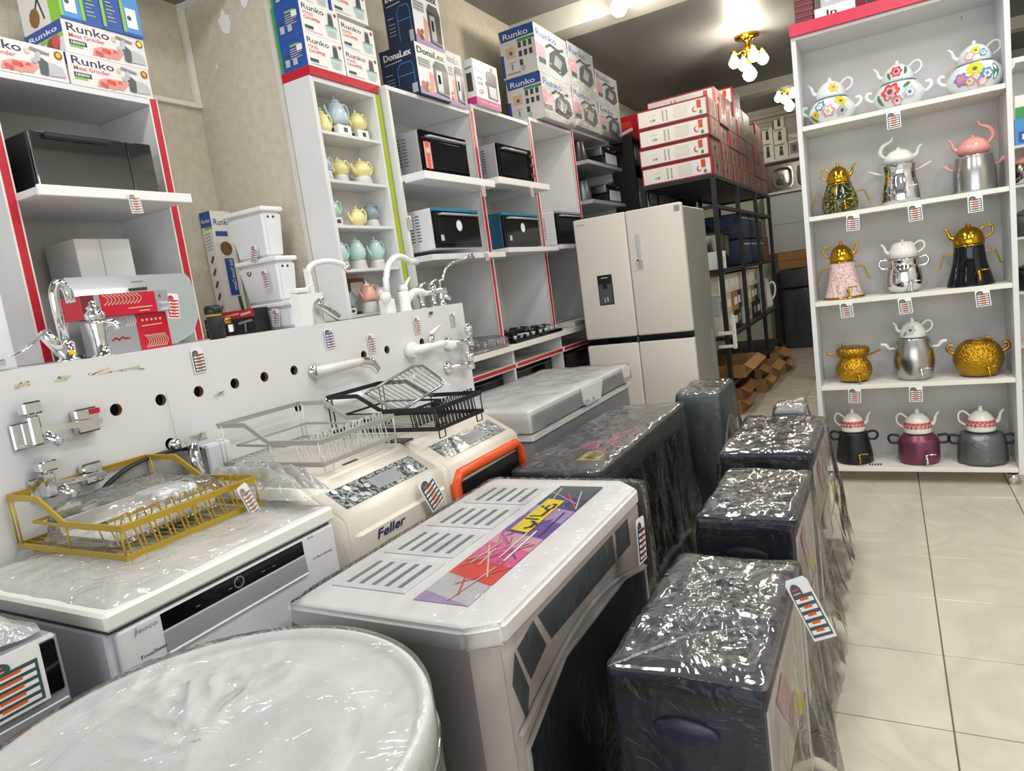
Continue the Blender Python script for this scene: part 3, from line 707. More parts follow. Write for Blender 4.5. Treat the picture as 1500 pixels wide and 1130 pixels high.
F.rect(.38, .55, .58, .95, 'pink').rect(.16, .18, .34, .62, 'yellow')
F.line([(.19, .3), (.22, .5), (.25, .3)], .012, 'black').line([(.27, .28), (.27, .52)], .012, 'black').line([(.30, .25), (.31, .5)], .012, 'black')
b.build('sticker', t)
b = MB(); b.box(x1, 2.18, .06, x1 + .004, 3.16, .58, 'black_gloss', .001); b.build('glass_window', t)
wrap(t, x0 - .01, y0 - .01, x1 + .012, y1 + .01, h + .003, .03, .013, .018, .018, 8.1, 'film', 180, 22, 26, .03, .004, 'film_shiny')

t = thing('gas_heater', 'small dark heater under loose film between the long dark heater and the refrigerator', 'heater', (-.87, 3.58, 0))
x0, y0, x1, y1, h = -.985, 3.43, -.765, 3.82, .68
MB().box(x0, y0, .02, x1, y1, h, 'slate', .012).build('body', t)
b = MB(); b.tube([(x1 + .004, 3.46 + .31 * q / 14, .40 + .13 * math.sin(PI * q / 14)) for q in range(15)], .007, 'lgrey', 6); b.build('arch_trim', t)
b = MB(); F = Face(b, (x1, 3.47, .22), (0, 1, 0), (0, 0, 1), .30, .22); F.o = .002
F.rect(0, 0, 1, 1, 'slate'); random.seed(9)
for q in range(30):
    a = random.random() * .5; F.line([(a, random.random()), (a + .12, random.random())], .01, random.choice(('pink', 'tomato', 'crimson', 'violet'))); F.o -= .00028
F.rect(.64, .25, .92, .85, 'yellow').line([(.70, .4), (.72, .7), (.80, .4), (.86, .7)], .012, 'black'); b.build('sticker', t)
wrap(t, x0, y0, x1, y1, h, .10, .016, .025, .05, 14.2, 'film', 130, 12, 22, .03, .004, 'film_shiny')

NL = ('nearest navy heater of the right row, with the price card, wrapped in shiny film', 'second navy heater of the right row, wrapped in shiny film', 'third navy heater of the right row, in loose film by the samovar cabinet', 'small film wrapped box showing behind the third navy heater')
NB = ((-.505, 1.12, -.225, 1.655, .592), (-.525, 1.93, -.262, 2.395, .592), (-.60, 2.62, -.275, 3.22, .592), (-.50, 3.37, -.375, 3.50, .60))
for k, (x0, y0, x1, y1, h) in enumerate(NB):
    t = thing('gas_heater' if k < 3 else 'wrapped_box', NL[k], 'heater' if k < 3 else 'box', ((x0 + x1) / 2, (y0 + y1) / 2, 0), 0, 'navy heaters in the right row' if k < 3 else None)
    MB().box(x0, y0, .02, x1, y1, h - .022, 'navy' if k < 3 else 'grey', .006).build('body', t)
    b = MB(); b.box(x0 - .004, y0 - .004, h - .021, x1 + .004, y1 + .004, h, 'navy' if k < 3 else 'lgrey', .007)
    tp_ = b.build('top_panel', t)
    if k < 3:
        L = (y1 - y0); yy = [y0 + L * q for q in (.12, .40, .68)]
        for y in yy:
            b = MB(); b.box(x0 + .02, y - .01, h + .0003, x1 - .02, y + L * .2, h + .003, 'slate', .001)
            heater_top_slots(b, x0 + .03, x1 - .03, [y], h + .0028, L * .17, 8, 'black'); b.build('vent', tp_)
        b = MB(); cx = (x0 + x1) / 2
        b.lathe([(.001, 0), (.055, 0), (.062, .004), (.058, .008)], 'navy2', n=24)
        b.v = [(cx + v[0], y0 - v[2] - .001, h - .10 + v[1] * .42) for v in b.v]; b.build('handle', t)
        b = MB(); b.box(x0 + .006, y0 - .003, h - .05, x1 - .006, y0, h - .024, 'black', .001); b.build('side_trim', t)
        b = MB(); b.box(x1, y0 + .02, .03, x1 + .004, y1 - .02, h - .05, 'heater_pink', .001)
        b.box(x1 + .004, y0 + .06, .05, x1 + .006, y1 - .06, .30, 'black_gloss', .001); b.build('front_panel', t)
        b = MB(); F = Face(b, (x1 + .006, y0 + .05, .28), (0, 1, 0), (0, 0, 1), L - .1, .26)
        F.poly([(.1, .9), (.45, .3), (.6, .35), (.3, .95)], 'fl_pink').poly([(.5, .35), (.8, .05), (.9, .15), (.6, .5)], 'yellow'); b.build('sticker', t)
    wrap(t, x0 - .004, y0 - .004, x1 + .008, y1 + .004, h + .004, .03 + .01 * k, .017 if k < 2 else .024, .016 if k < 2 else .026, (.055, .05, .05, .03)[k], 3.3 + 4.7 * k, 'film', 150, 20, 22, .02, .003, 'film_shiny')
    if k < 3: knots(t, x0, y0, x1, y1, h + .008, [y0 + (y1 - y0) * q for q in ((.22, .72), (.3,), (.5,))[k]])
price_card('price card hanging off the top edge of the nearest navy heater', (-.19, 1.35, .70), 'y-', .045, .125, .42, .1, 'slate')

# large round drum
t = thing('round_drum', 'large round tub with pale ridged lid wrapped in crinkled clear plastic', 'tub', (-.84, .47, 0)); t.location = (-.8216, .4944, 0); t.scale = (.883, .883, .995)
MB().lathe([(.30, .02), (.315, .05), (.328, .70), (.33, .765), (.001, .765)], 'steel', (-.84, .47, 0), 64).build('tub_body', t)
MB().lathe([(.331, .735), (.345, .738), (.349, .75), (.349, .792), (.344, .802), (.334, .803), (.326, .794), (.315, .787), (.245, .784), (.236, .789), (.228, .799), (.218, .802), (.205, .799), (.12, .797), (.001, .799)], 'white', (-.84, .47, 0), 96).build('lid', t)
MB().tube([(-.84 + .349 * math.cos(2 * PI * q / 96), .47 + .349 * math.sin(2 * PI * q / 96), .742) for q in range(96)], .007, 'chrome', 8, True).build('rim_band', t)
vs = []; fs = []; n = 180; K = 34
for k in range(K + 1):
    for i in range(n):
        a = 2 * PI * i / n
        if k <= 24:
            r = .350 * k / 24 + .001; x, y = r * math.cos(a), r * math.sin(a)
            cr_ = max(0, nz(x * 4.5, y * 4.5, 7) + .12)
            z = .8045 + (.003 * max(0, ridge(x * 7, y * 7, 3.1)) + .013 * cr_ * max(0, ridge(x * 22, y * 22, 1.1)) + .004 * cr_ * random.random()) * (1 if k < 24 else .3)
        else:
            q = (k - 24) / 10; r = .3515 + .004 * q + .004 * q * nz(a * 9, q * 2, 3); z = .802 - .45 * q
        vs.append((-.84 + r * math.cos(a), .47 + r * math.sin(a), z))
for k in range(K):
    for i in range(n):
        j = (i + 1) % n; fs.append((k * n + i, k * n + j, (k + 1) * n + j, (k + 1) * n + i))
b = MB(); b.add(vs, fs, 'film_drum', True); b.build('plastic_wrap', t)
# ================================================================== dish racks
def dish_rack(label, x0, x1, y0, y1, zb, zf, rail, wire, pitch=.02, lean=.006):
    t = thing('dish_rack', label, 'dish rack', ((x0 + x1) / 2, (y0 + y1) / 2, zf), 0, 'dish racks along the tap counter')
    lo, hi = zb + .065, zb + .122; L = x1 - x0; xa = x0 + L * .30; xb = x0 + L * .52
    MB().tube([(x0, y0, zb), (x1, y0, zb), (x1, y1, zb), (x0, y1, zb)], .010, rail, 4, True, (.9, .36)).build('bottom_rail', t)
    MB().tube([(x0, y0, hi), (xa, y0, hi), (xb, y0, lo), (x1, y0, lo), (x1, y1, lo), (xb, y1, lo), (xa, y1, hi), (x0, y1, hi)], .0115, rail, 4, True, (.9, .32)).build('top_rail', t)
    MB().tube([(x0 + .05, y0 + .02, zb + .055), (x1 - .16, y0 + .02, zb + .05), (x1 - .16, y1 - .02, zb + .05), (x0 + .05, y1 - .02, zb + .055)], .006, rail, 4, True, (.9, .45)).build('inner_rail', t)
    b = MB()
    for x, y, z in ((x0, y0, hi), (x0 + .02, y0, hi), (x1 - .005, y0, lo), (x1, y1 - .005, lo), (x0, y1, hi), (x0 + .02, y1, hi), (xb, y0, lo), (xb, y1, lo), (x1 - .01, (y0 + y1) / 2, lo)):
        b.tube([(x, y, zb), (x, y, z)], .0025, wire, 5)
    b.build('upright', t)
    for y in (y0 + .015, y1 - .03):
        for x in (x0 + .03, x1 - .012): MB().tube([(x, y, zb), (x, y, zf + .003), (x, y + .035, zf + .003), (x, y + .035, zb)], .0025, wire, 5).build('leg', t)
    b = MB()
    n = int((y1 - y0) / .022)
    for k in range(1, n):
        y = y0 + (y1 - y0) * k / n; b.tube([(x0 + .004, y, zb + .002), (x1 - .004, y, zb + .002)], .0016, wire, 4)
    b.build('base_wires', t)['kind'] = 'stuff'
    b = MB()
    m = int((y1 - y0) / pitch); w = pitch * .36
    for k in range(1, m):
        y = y0 + (y1 - y0) * k / m
        for xx, hh in ((x1 - .02, .085), (x1 - .11, .06)):
            b.tube([(xx, y - w, zb), (xx - lean, y - w * .9, zb + hh * .75), (xx - lean, y - w * .5, zb + hh), (xx - lean, y + w * .5, zb + hh), (xx - lean, y + w * .9, zb + hh * .75), (xx, y + w, zb)], .002, wire, 4)
    b.build('plate_loops', t)['kind'] = 'stuff'
    return t
g = dish_rack('gold dish rack holding a bagged drainer on the white dishwasher', -1.89, -1.445, .805, 1.165, .878, .852, 'gold_paint', 'gold_paint', .036, .02)
dish_rack('silver grey wire dish rack on the cream appliance with blue script', -1.83, -1.412, 1.37, 1.705, .918, .888, 'silver_rail', 'silver_wire', .028, .008)
dish_rack('black dish rack with a chrome drainer leaning in it, on the orange trimmed appliance', -1.73, -1.275, 1.75, 2.03, .925, .888, 'black_matt', 'black')
crumple('plastic_sheet', 'large crumpled plastic sheet lying under the gold dish rack', 'plastic sheet', -1.85, .66, -1.285, 1.235, .851, .017, 'film_white', 12, 70, .012, None, None, 0, .06)
crumple('plastic_sheet', 'bulging fold of plastic at the right end of the white dishwasher top', 'plastic sheet', -1.72, 1.172, -1.30, 1.268, .876, .075, 'film_white', 27, 40)
price_card('narrow price card hanging on the front right corner of the gold dish rack', (-1.425, 1.10, .945), 'x+', .032, .085, .30, .05, 'grey')
# bagged drainer in the gold rack
t = thing('bagged_drainer', 'white drainer tray in a crinkled bag inside the gold dish rack', 'drainer', (-1.68, .98, .884))
b = MB(); b.box(-1.80, .86, .884, -1.56, 1.12, .893, 'offwhite', .004).box(-1.80, .86, .893, -1.79, 1.12, .925, 'offwhite').box(-1.57, .86, .893, -1.56, 1.12, .925, 'offwhite'); b.build('tray', t)
b = MB(); b.box(-1.70, .99, .894, -1.585, 1.10, .955, 'white', .012); b.lathe([(.038, 0), (.04, .001)], 'lgrey', (0, 0, 0), 20); b.v = [v if i < len(b.v) - 40 else (-1.583 + v[2], 1.045 + v[0], .927 + v[1] * .7) for i, v in enumerate(b.v)]; b.build('cutlery_cup', t)
wrap(t, -1.81, .85, -1.55, 1.13, .955, .89, .016, .015, .012, 31, 'film_soft', 90, 12, 8, .03, .003)
t = thing('wire_drainer', 'chrome wire drainer wrapped in film, leaning up inside the black dish rack', 'drainer', (-1.5, 1.9, .95))
Q4 = [Vector(q) for q in ((-1.745, 1.965, 1.02), (-1.473, 1.961, 1.12), (-1.336, 1.915, 1.05), (-1.47, 1.807, .975))]
NQ = (Q4[1] - Q4[0]).cross(Q4[3] - Q4[0]).normalized() * -1
P = lambda u, v, w=0: tuple((Q4[0] * (1 - v) + Q4[3] * v) * (1 - u) + (Q4[1] * (1 - v) + Q4[2] * v) * u + NQ * w)
MB().tube([P(0, 0), P(.9, 0), P(1, .15), P(1, .85), P(.9, 1), P(.1, 1), P(0, .85), P(0, .15)], .005, 'steel', 6, True).build('frame', t)
b = MB()
for k in range(13):
    u = .06 + .88 * k / 12; b.tube([P(u, .02), P(u, .12, -.02), P(u, .88, -.02), P(u, .98)], .0018, 'steel', 5)
b.build('wires', t)
vs = []; fs = []
for i in range(26):
    for j in range(26):
        u, v = i / 25, j / 25; vs.append(P(u * 1.08 - .04, v * 1.06 - .03, -.006 - .012 * ridge(u * 4, v * 4, 5.5)))
for i in range(25):
    for j in range(25): fs.append((i * 26 + j, i * 26 + 26 + j, i * 26 + 27 + j, i * 26 + j + 1))
b = MB(); b.add(vs, fs, 'film_soft', True); b.build('plastic_wrap', t)
t = thing('tray', 'dark scalloped oval tray standing behind the gold dish rack', 'tray', (-1.86, 1.2, .86))
b = MB(); b.tube([(-1.885, 1.21 + .19 * math.cos(2 * PI * q / 40) * (1 + .02 * math.cos(8 * PI * q / 40)), .925 + .072 * math.sin(2 * PI * q / 40)) for q in range(40)], .012, 'cardboard_d', 6, True, (1, .5)); b.mats = ['black_matt']; b.build('rim', t)
b = MB(); b.prism([(.17 * math.cos(2 * PI * q / 30), .06 * math.sin(2 * PI * q / 30)) for q in range(30)], (-1.888, 1.21, .925), (0, 1, 0), (0, 0, 1), .002, 'film_soft'); b.build('plate', t)

# ================================================================== taps standing on the counter edge
def arc(c, r, a0, a1, n, ax='yz', x=0.0, ry=None):
    ry = ry or r; out = []
    for k in range(n + 1):
        a = a0 + (a1 - a0) * k / n
        out.append((x, c[0] + r * math.cos(a), c[1] + ry * math.sin(a)))
    return out
def tap(label, x, y, z=1.299, group='taps standing on the counter edge', name='tap'): return thing(name, label, 'tap', (x, y, z), 0, group)
X = -1.97; Z = 1.299
t = tap('tall chrome swan neck tap with a long lever, leftmost on the counter edge', X, 1.06)
b = MB(); b.lathe([(.028, 0), (.028, .008), (.022, .012), (.022, .05), (.018, .06)], 'chrome', (X, 1.06, Z)); b.build('base', t)
b = MB(); b.tube([(X, 1.06, Z + .05), (X, 1.057, Z + .15)] + arc((1.075, Z + .175), .02, PI, .1 * PI, 8, x=X + .005, ry=.04) + [(X + .005, 1.096, Z + .16)], .0125, 'chrome', 12); b.build('spout', t)
b = MB(); b.tube([(X, 1.05, Z + .03), (X + .02, 1.0, Z + .085)], [.02, .016], 'chrome', 10); b.build('valve_body', t)
b = MB(); b.tube([(X + .02, 1.0, Z + .085), (X + .04, .94, Z + .05), (X + .05, .90, Z + .035)], [.008, .007, .005], 'chrome', 6, False, (.5, 1.3)); b.build('lever', t)
b = MB(); b.box(X + .02, 1.052, Z + .02, X + .024, 1.066, Z + .032, 'yellow'); b.build('sticker', t)
t = tap('short chrome pillar tap with a crown knob, in front of the red cartons', X, 1.155)
b = MB(); b.lathe([(.028, 0), (.028, .006), (.02, .01), (.021, .05), (.028, .095), (.028, .10), (.018, .105)], 'chrome', (X, 1.155, Z), 18, 9, .05); b.build('base', t)
b = MB(); b.lathe([(.02, .106), (.026, .112), (.026, .125), (.015, .135), (.02, .142), (.008, .15), (.01, .157), (.001, .163)], 'chrome', (X, 1.155, Z)); b.build('crown_knob', t)
b = MB(); b.tube([(X, 1.165, Z + .09), (X + .02, 1.19, Z + .095), (X + .028, 1.20, Z + .075)], [.012, .011, .01], 'chrome', 10); b.build('spout', t)
t = tap('low white basin tap with square arched body in front of the cisterns', X + .02, 1.92)
b = MB(); b.prism([(0, 0), (.055, 0), (.06, .06), (.072, .085), (.095, .098), (.128, .105), (.128, .122), (.0, .122)], (X + .03, 1.865, Z), (0, 1, 0), (0, 0, 1), .04, 'white'); b.build('body', t)
b = MB(); b.box(X + .03, 1.862, Z + .126, X + .07, 1.93, Z + .145, 'white', .004); b.tube([(X + .05, 1.92, Z + .14), (X + .05, 1.97, Z + .155)], .004, 'white', 6); b.build('lever', t)
b = MB(); b.cyl((X + .055, 1.985, Z + .098), (X + .075, 1.985, Z + .098), .009, 'chrome'); b.build('aerator', t)
t = tap('tall slim white kitchen tap with arched neck and chrome tip', X, 2.0)
b = MB(); b.prism([(0, 0), (.05, 0), (.028, .03), (.014, .20), (.0, .22)], (X, 1.985, Z), (0, 1, 0), (0, 0, 1), .024, 'white'); b.build('body', t)
b = MB(); b.tube([(X + .012, 1.992, Z + .20), (X + .012, 2.01, Z + .225), (X + .012, 2.05, Z + .24), (X + .012, 2.12, Z + .245), (X + .012, 2.19, Z + .232), (X + .012, 2.212, Z + .215)], .0115, 'white', 10); b.build('spout', t)
b = MB(); b.cyl((X + .012, 2.208, Z + .224), (X + .012, 2.226, Z + .205), .014, 'chrome'); b.build('aerator', t)
t = tap('chrome pull out spray lying slanted between two white taps', X + .04, 2.03)
b = MB(); b.tube([(X + .05, 1.975, Z + .088), (X + .05, 1.99, Z + .075), (X + .05, 2.085, Z + .014)], [.012, .017, .016], 'chrome', 14); b.build('spray_head', t)
t = tap('tall white swan neck tap with a curved pipe in front of the lime strip', X, 2.46)
b = MB(); b.box(X - .03, 2.435, Z, X + .02, 2.495, Z + .066, 'white', .004); b.build('body', t)
b = MB(); b.tube([(X, 2.47, Z + .06), (X, 2.478, Z + .16)] + arc((2.60, Z + .15), .115, PI * .95, PI * .28, 10, x=X, ry=.105) + [(X, 2.735, Z + .225)], .0145, 'white', 12); b.build('spout', t)
b = MB(); b.sphere((X + .02, 2.43, Z + .075), .026, 'white'); b.build('knob', t)
b = MB(); b.cyl((X, 2.47, Z + .064), (X, 2.472, Z + .078), .018, 'chrome'); b.build('collar', t)
t = tap('white single lever mixer with raised lever, on the right half of the counter', X, 2.58)
b = MB(); b.lathe([(.034, 0), (.034, .008), (.029, .02), (.03, .085), (.024, .095)], 'white', (X, 2.585, Z)); b.build('body', t)
b = MB(); b.tube([(X, 2.60, Z + .05), (X + .01, 2.66, Z + .085), (X + .015, 2.73, Z + .078), (X + .015, 2.745, Z + .065)], [.024, .018, .014, .012], 'white', 10); b.build('spout', t)
b = MB(); b.tube([(X, 2.585, Z + .092), (X, 2.60, Z + .115)], [.026, .02], 'white', 10); b.tube([(X, 2.60, Z + .115), (X, 2.66, Z + .16)], [.014, .004], 'white', 8, False, (.5, 1.4)); b.build('lever', t)
for lb, y, hh in (('small chrome mixer with flat lever between white mixer and swan neck tap', 2.765, .10), ('chrome mixer body at the foot of the thin chrome swan neck', 2.865, .11)):
    t = tap(lb, X - .03, y)
    b = MB(); b.lathe([(.02, 0), (.02, .006), (.014, .01), (.016, hh * .5), (.021, hh * .6), (.02, hh)], 'chrome', (X - .03, y, Z)); b.build('body', t)
    b = MB(); b.tube([(X - .03, y, Z + hh * .7), (X, y + .05, Z + hh * .75), (X + .005, y + .075, Z + hh * .6)], [.014, .012, .01], 'chrome', 10); b.build('spout', t)
    b = MB(); b.tube([(X - .03, y, Z + hh), (X - .03, y, Z + hh + .012)], .018, 'chrome'); b.tube([(X - .03, y, Z + hh + .012), (X - .03, y + .07, Z + hh + .03)], [.008, .005], 'chrome', 6); b.build('lever', t)
t = tap('thin chrome swan neck tap at the right end of the counter', X - .02, 2.925)
b = MB(); b.lathe([(.022, 0), (.022, .008), (.016, .012), (.02, .05), (.02, .085), (.012, .095)], 'chrome', (X - .02, 2.925, Z)); b.build('body', t)
b = MB(); b.tube([(X - .02, 2.925, Z + .09), (X - .02, 2.93, Z + .13)] + arc((3.08, Z + .125), .145, PI * .97, PI * .5, 8, x=X, ry=.09) + [(X, 3.18, Z + .235), (X, 3.25, Z + .25), (X, 3.262, Z + .235)], .0085, 'chrome', 10); b.build('spout', t)
b = MB(); b.tube([(X - .02, 2.925, Z + .06), (X + .02, 2.95, Z + .03)], [.014, .01], 'chrome', 8); b.build('lever', t)
t = tap('black cylindrical tap body with a yellow ring and small gold outlet', -2.0, 1.57, group=None)
b = MB(); b.lathe([(.026, 0), (.026, .078), (.024, .08)], 'black_matt', (-2.0, 1.57, Z)); b.build('body', t)
b = MB(); b.lathe([(.0235, .080), (.0235, .087)], 'yellow', (-2.0, 1.57, Z)); b.build('yellow_ring', t)
b = MB(); b.lathe([(.029, .0875), (.03, .092), (.03, .108), (.024, .116)], 'black', (-2.0, 1.57, Z)); b.build('cap', t)
b = MB(); b.cyl((-2.0, 1.595, Z + .06), (-1.99, 1.622, Z + .062), .012, 'brass'); b.box(-1.985, 1.605, Z + .02, -1.981, 1.622, Z + .045, 'paper'); b.build('outlet', t)

# wall taps on the drilled front
WX = -1.899; GW = 'taps mounted on the drilled front'
def wtap(label, y, z): return thing('mixer_tap', label, 'tap', (WX, y, z), 0, GW)
for lb, y, z, s in (('upper square chrome shower mixer mounted left on the drilled front', .885, 1.14, 1.0), ('lower square chrome mixer half behind the gold dish rack', .89, 1.0, .85)):
    t = wtap(lb, y, z)
    b = MB(); b.box(WX + .001, y - .04 * s, z - .035 * s, WX + .012, y + .005, z + .03 * s, 'chrome', .003); b.build('wall_plate', t)
    b = MB(); b.box(WX + .012, y - .015, z - .03 * s, WX + .05, y + .012, z + .045 * s, 'chrome', .004); b.box(WX + .02, y - .022, z + .048 * s, WX + .055, y + .022, z + .08 * s, 'chrome', .004); b.build('valve_body', t)
    b = MB(); b.tube([(WX + .04, y + .005, z + .005), (WX + .05, y + .06 * s, z + .002), (WX + .05, y + .155 * s, z - .004)], .011 * s, 'chrome', 4); b.tube([(WX + .05, y + .02, z - .01), (WX + .075, y + .035, z - .035)], .012, 'chrome', 10); b.build('spout', t)
    b = MB(); b.box(WX + .001, y + .105 * s, z - .03 * s, WX + .03, y + .165 * s, z + .035 * s, 'chrome', .004)
    if s == 1.0: b.box(WX + .03, y + .142, z + .016, WX + .033, y + .168, z + .03, 'crimson')
    b.build('wall_plate', t)
def barmix(label, y0, y1, z, body_m, hm, lever_dz):
    t = wtap(label, (y0 + y1) / 2, z)
    b = MB(); b.lathe([(.03, 0), (.03, .004), (.02, .018)], 'chrome'); b.v = [(WX + .001 + v[2], y0 + .03 + v[0], z + v[1]) for v in b.v]; b.build('rosette', t)
    b = MB(); b.tube([(WX + .025, y0 + .02, z), (WX + .05, y0 + .06, z), (WX + .055, y1 - .07, z + .002)], [.02, .021, .016], body_m, 12); b.build('body', t)
    b = MB(); b.tube([(WX + .055, y1 - .08, z), (WX + .065, y1 - .03, z - .012), (WX + .07, y1, z + lever_dz)], [.018, .021, .016], hm, 9, False, (1.1, .45)); b.build('lever', t)
    return t
barmix('chrome bar mixer with drooping lever above the black dish rack', 1.85, 2.16, 1.13, 'silver_wire', 'chrome', -.05)
barmix('lower white mixer partly hidden by the silver rack', 1.90, 2.12, 1.0, 'white', 'silver_wire', -.03)
t = barmix('white wall mixer with ribbed collar and raised lever near the right end', 2.44, 2.75, 1.125, 'white', 'white', -.012)
b = MB(); b.lathe([(.036, 0), (.036, .035), (.03, .04)], 'tea_white', (0, 0, 0), 24, 12, .04); b.v = [(WX + .002 + v[2], 2.47 + v[0], 1.125 + v[1]) for v in b.v]; b.build('ribbed_collar', t)
b = MB(); b.tube([(WX + .05, 2.58, 1.145), (WX + .05, 2.59, 1.175)], .016, 'chrome', 10); b.tube([(WX + .05, 2.585, 1.18), (WX + .055, 2.67, 1.215)], [.012, .004], 'white', 6); b.build('raised_lever', t)
for lb, y, z, dz in (('chrome wall tap with cross handle at the right end of the drilled front', 2.78, 1.115, .05), ('lower chrome angle valve at the right end of the drilled front', 2.755, 1.0, .035)):
    t = wtap(lb, y, z)
    b = MB(); b.lathe([(.034, 0), (.034, .006), (.022, .02), (.016, .024)], 'chrome'); b.v = [(WX + .001 + v[2], y + v[0], z + v[1]) for v in b.v]; b.build('rosette', t)
    b = MB(); b.tube([(WX + .02, y, z), (WX + .05, y + .05, z), (WX + .055, y + .13, z + .004)], [.013, .013, .014], 'chrome', 10); b.build('pipe', t)
    b = MB(); b.lathe([(.02, -.03), (.022, -.01), (.016, 0), (.016, dz * .6), (.022, dz * .7), (.022, dz * 1.3), (.012, dz * 1.4)], 'chrome', (WX + .055, y + .125, z)); b.tube([(WX + .055, y + .10, z + dz * 1.5), (WX + .055, y + .16, z + dz * 1.6)], .005, 'chrome', 6); b.build('valve', t)
t = wtap('small chrome swivel tap behind the left end of the silver rack', 1.27, 1.016)
b = MB(); b.cyl((WX - .015, 1.255, 1.012), (WX + .03, 1.262, 1.012), .016, 'chrome'); b.tube([(WX + .03, 1.262, 1.012), (WX + .045, 1.34, 1.02)], .017, 'chrome', 4); b.build('body', t)
b = MB(); b.tube([(WX + .04, 1.30, 1.0), (WX + .055, 1.285, .96), (WX + .06, 1.29, .91)], [.014, .02, .016], 'chrome', 8); b.build('spout', t)
t = thing('soap_box', 'pale blue grey plastic box behind the silver rack', 'box', (-1.86, 1.36, .9))
b = MB(); b.box(-1.895, 1.335, .887, -1.85, 1.425, .985, 'appl_side', .006); b.build('body', t); b = MB(); b.cyl((-1.872, 1.40, .985), (-1.872, 1.40, .992), .012, 'appl_side'); b.build('cap', t)
price_card('blue edged price card taped to the drilled front below the black box', (-1.897, 1.40, 1.285), 'x+', .045, .078, .03)
price_card('blue striped price card above the chrome bar mixer', (-1.897, 1.985, 1.282), 'x+', .05, .08, .02, 0, 'blue')
price_card('pale price card beside two tap holes on the drilled front', (-1.897, 2.225, 1.232), 'x+', .048, .082, 0, 0, 'grey')
price_card('price card behind the white wall mixer lever', (-1.897, 2.56, 1.272), 'x+', .05, .08, .02, 0, 'grey')
price_card('rightmost price card on the drilled front, by the chrome cross handle', (-1.897, 2.86, 1.262), 'x+', .05, .07, 0, 0, 'grey')

# ================================================================== things in and around the left cabinet
t = thing('microwave_oven', 'black microwave oven with mirrored door on the protruding shelf', 'microwave', (-2.6, 1.5, 1.867))
MB().box(-2.80, 1.335, 1.867, -2.44, 1.765, 2.06, 'black', .006).build('body', t)
MB().box(-2.44, 1.335, 1.868, -2.42, 1.667, 2.058, 'mirror_black', .003).build('door', t)
MB().box(-2.44, 1.669, 1.868, -2.42, 1.765, 2.058, 'mirror_black', .003).build('control_panel', t)
MB().box(-2.42, 1.375, 2.035, -2.40, 1.60, 2.053, 'black', .005).build('handle', t)
t = thing('carton', 'plain white carton standing behind the grey glass cooker hood', 'carton', (-2.7, 1.61, 1.3))
MB().box(-2.80, 1.508, 1.301, -2.60, 1.722, 1.732, 'paper', .002).build('carton_body', t); MB().box(-2.61, 1.60, 1.3012, -2.599, 1.604, 1.7315, 'lgrey').build('seam', t)
t = thing('cooker_hood', 'slanted grey glass cooker hood leaning behind the red cartons', 'cooker hood', (-2.4, 1.5, 1.3))
def slant(pts, m, x0=-2.33, lean=.22, d=.012, zz=1.301):
    mb = MB(); V = Vector((-lean, 0, 1)).normalized(); mb.prism(pts, (x0, 0, zz), (0, 1, 0), V, d, m); return mb
slant([(1.30, 0), (1.64, 0), (1.72, .03), (1.765, .09), (1.785, .20), (1.785, .245), (1.77, .268), (1.32, .272)], 'hood_glass').build('glass_panel', t)
slant([(1.24, .01), (1.45, .01), (1.45, .19), (1.30, .19), (1.285, .175)], 'hood_glass', -2.305).build('lower_glass', t)
b = slant([(1.525, .212), (1.595, .214), (1.595, .224), (1.525, .222)], 'black', -2.325, .22, .010); b.build('touch_display', t)
b = slant([(1.545, .245), (1.59, .246), (1.59, .249), (1.545, .248)], 'grey', -2.3255, .22, .010); b.build('maker_mark', t)
MB().box(-2.56, 1.36, 1.301, -2.44, 1.70, 1.50, 'dgrey', .004).build('motor_box', t)
def carton(label, x0, y0, z0, x1, y1, z1, m, draws, name='carton', cat='carton', group=None):
    t = thing(name, label, cat, ((x0 + x1) / 2, (y0 + y1) / 2, z0), 0, group)
    MB().box(x0, y0, z0, x1, y1, z1, m, .002).build('carton_body', t)
    for f, fn in draws.items():
        b = MB(); fn(bface(b, x0, y0, z0, x1, y1, z1, f)); b.build('printed_face', t)
    return t
def red_a(F):
    F.rect(0, 0, .14, 1, 'maroon').rect(.14, 0, .2, 1, 'silver_paint').rect(.2, 0, .84, 1, 'crimson').rect(.84, 0, 1, 1, 'silver_paint')
    F.arcs(.24, .62, .95, .5, 10, 'beige', .003).arcs(.88, .96, .08, .45, 4, 'white', .003).line([(.5, .28), (.78, .3)], .003, 'beige').line([(.62, .12), (.74, .13)], .003, 'beige').line([(.88, .72), (.9, .8), (.9, .66)], .003, 'crimson')
def red_b(F):
    F.rect(0, 0, .5, 1, 'silver_paint').rect(.5, 0, 1, 1, 'crimson').arcs(.34, .46, .7, .98, 4, 'white', .002).arcs(.6, .9, .06, .4, 9, 'beige', .0035)
    F.line([(.58, .66), (.9, .68)], .003, 'beige').line([(.1, .36), (.16, .42), (.2, .36), (.26, .42), (.3, .38), (.36, .38)], .005, 'crimson')
    for q in range(5): F.disc(.6 + .07 * q, .82, .02, 'beige', 8)
carton('lower red and silver carton with curved stripes behind the pillar tap', -2.27, 1.275, 1.2995, -2.15, 1.50, 1.418, 'silver_paint', {'x+': red_b}, group='red striped cartons')
carton('upper red and silver carton with curved stripes, lying on the other', -2.28, 1.215, 1.419, -2.13, 1.505, 1.488, 'crimson', {'x+': red_a}, group='red striped cartons')
price_card('red and cream price card stuck upright beside the upper red carton', (-2.14, 1.53, 1.475), 'x+', .045, .085, -.12, 0, 'crimson')
MB_ = MB(); MB_.box(-2.22, 1.02, 1.301, -2.20, 1.14, 1.56, 'white', .006)
t = thing('white_appliance', 'white appliance door with chrome badge at the left edge of the counter', 'appliance', (-2.3, .9, 1.3))
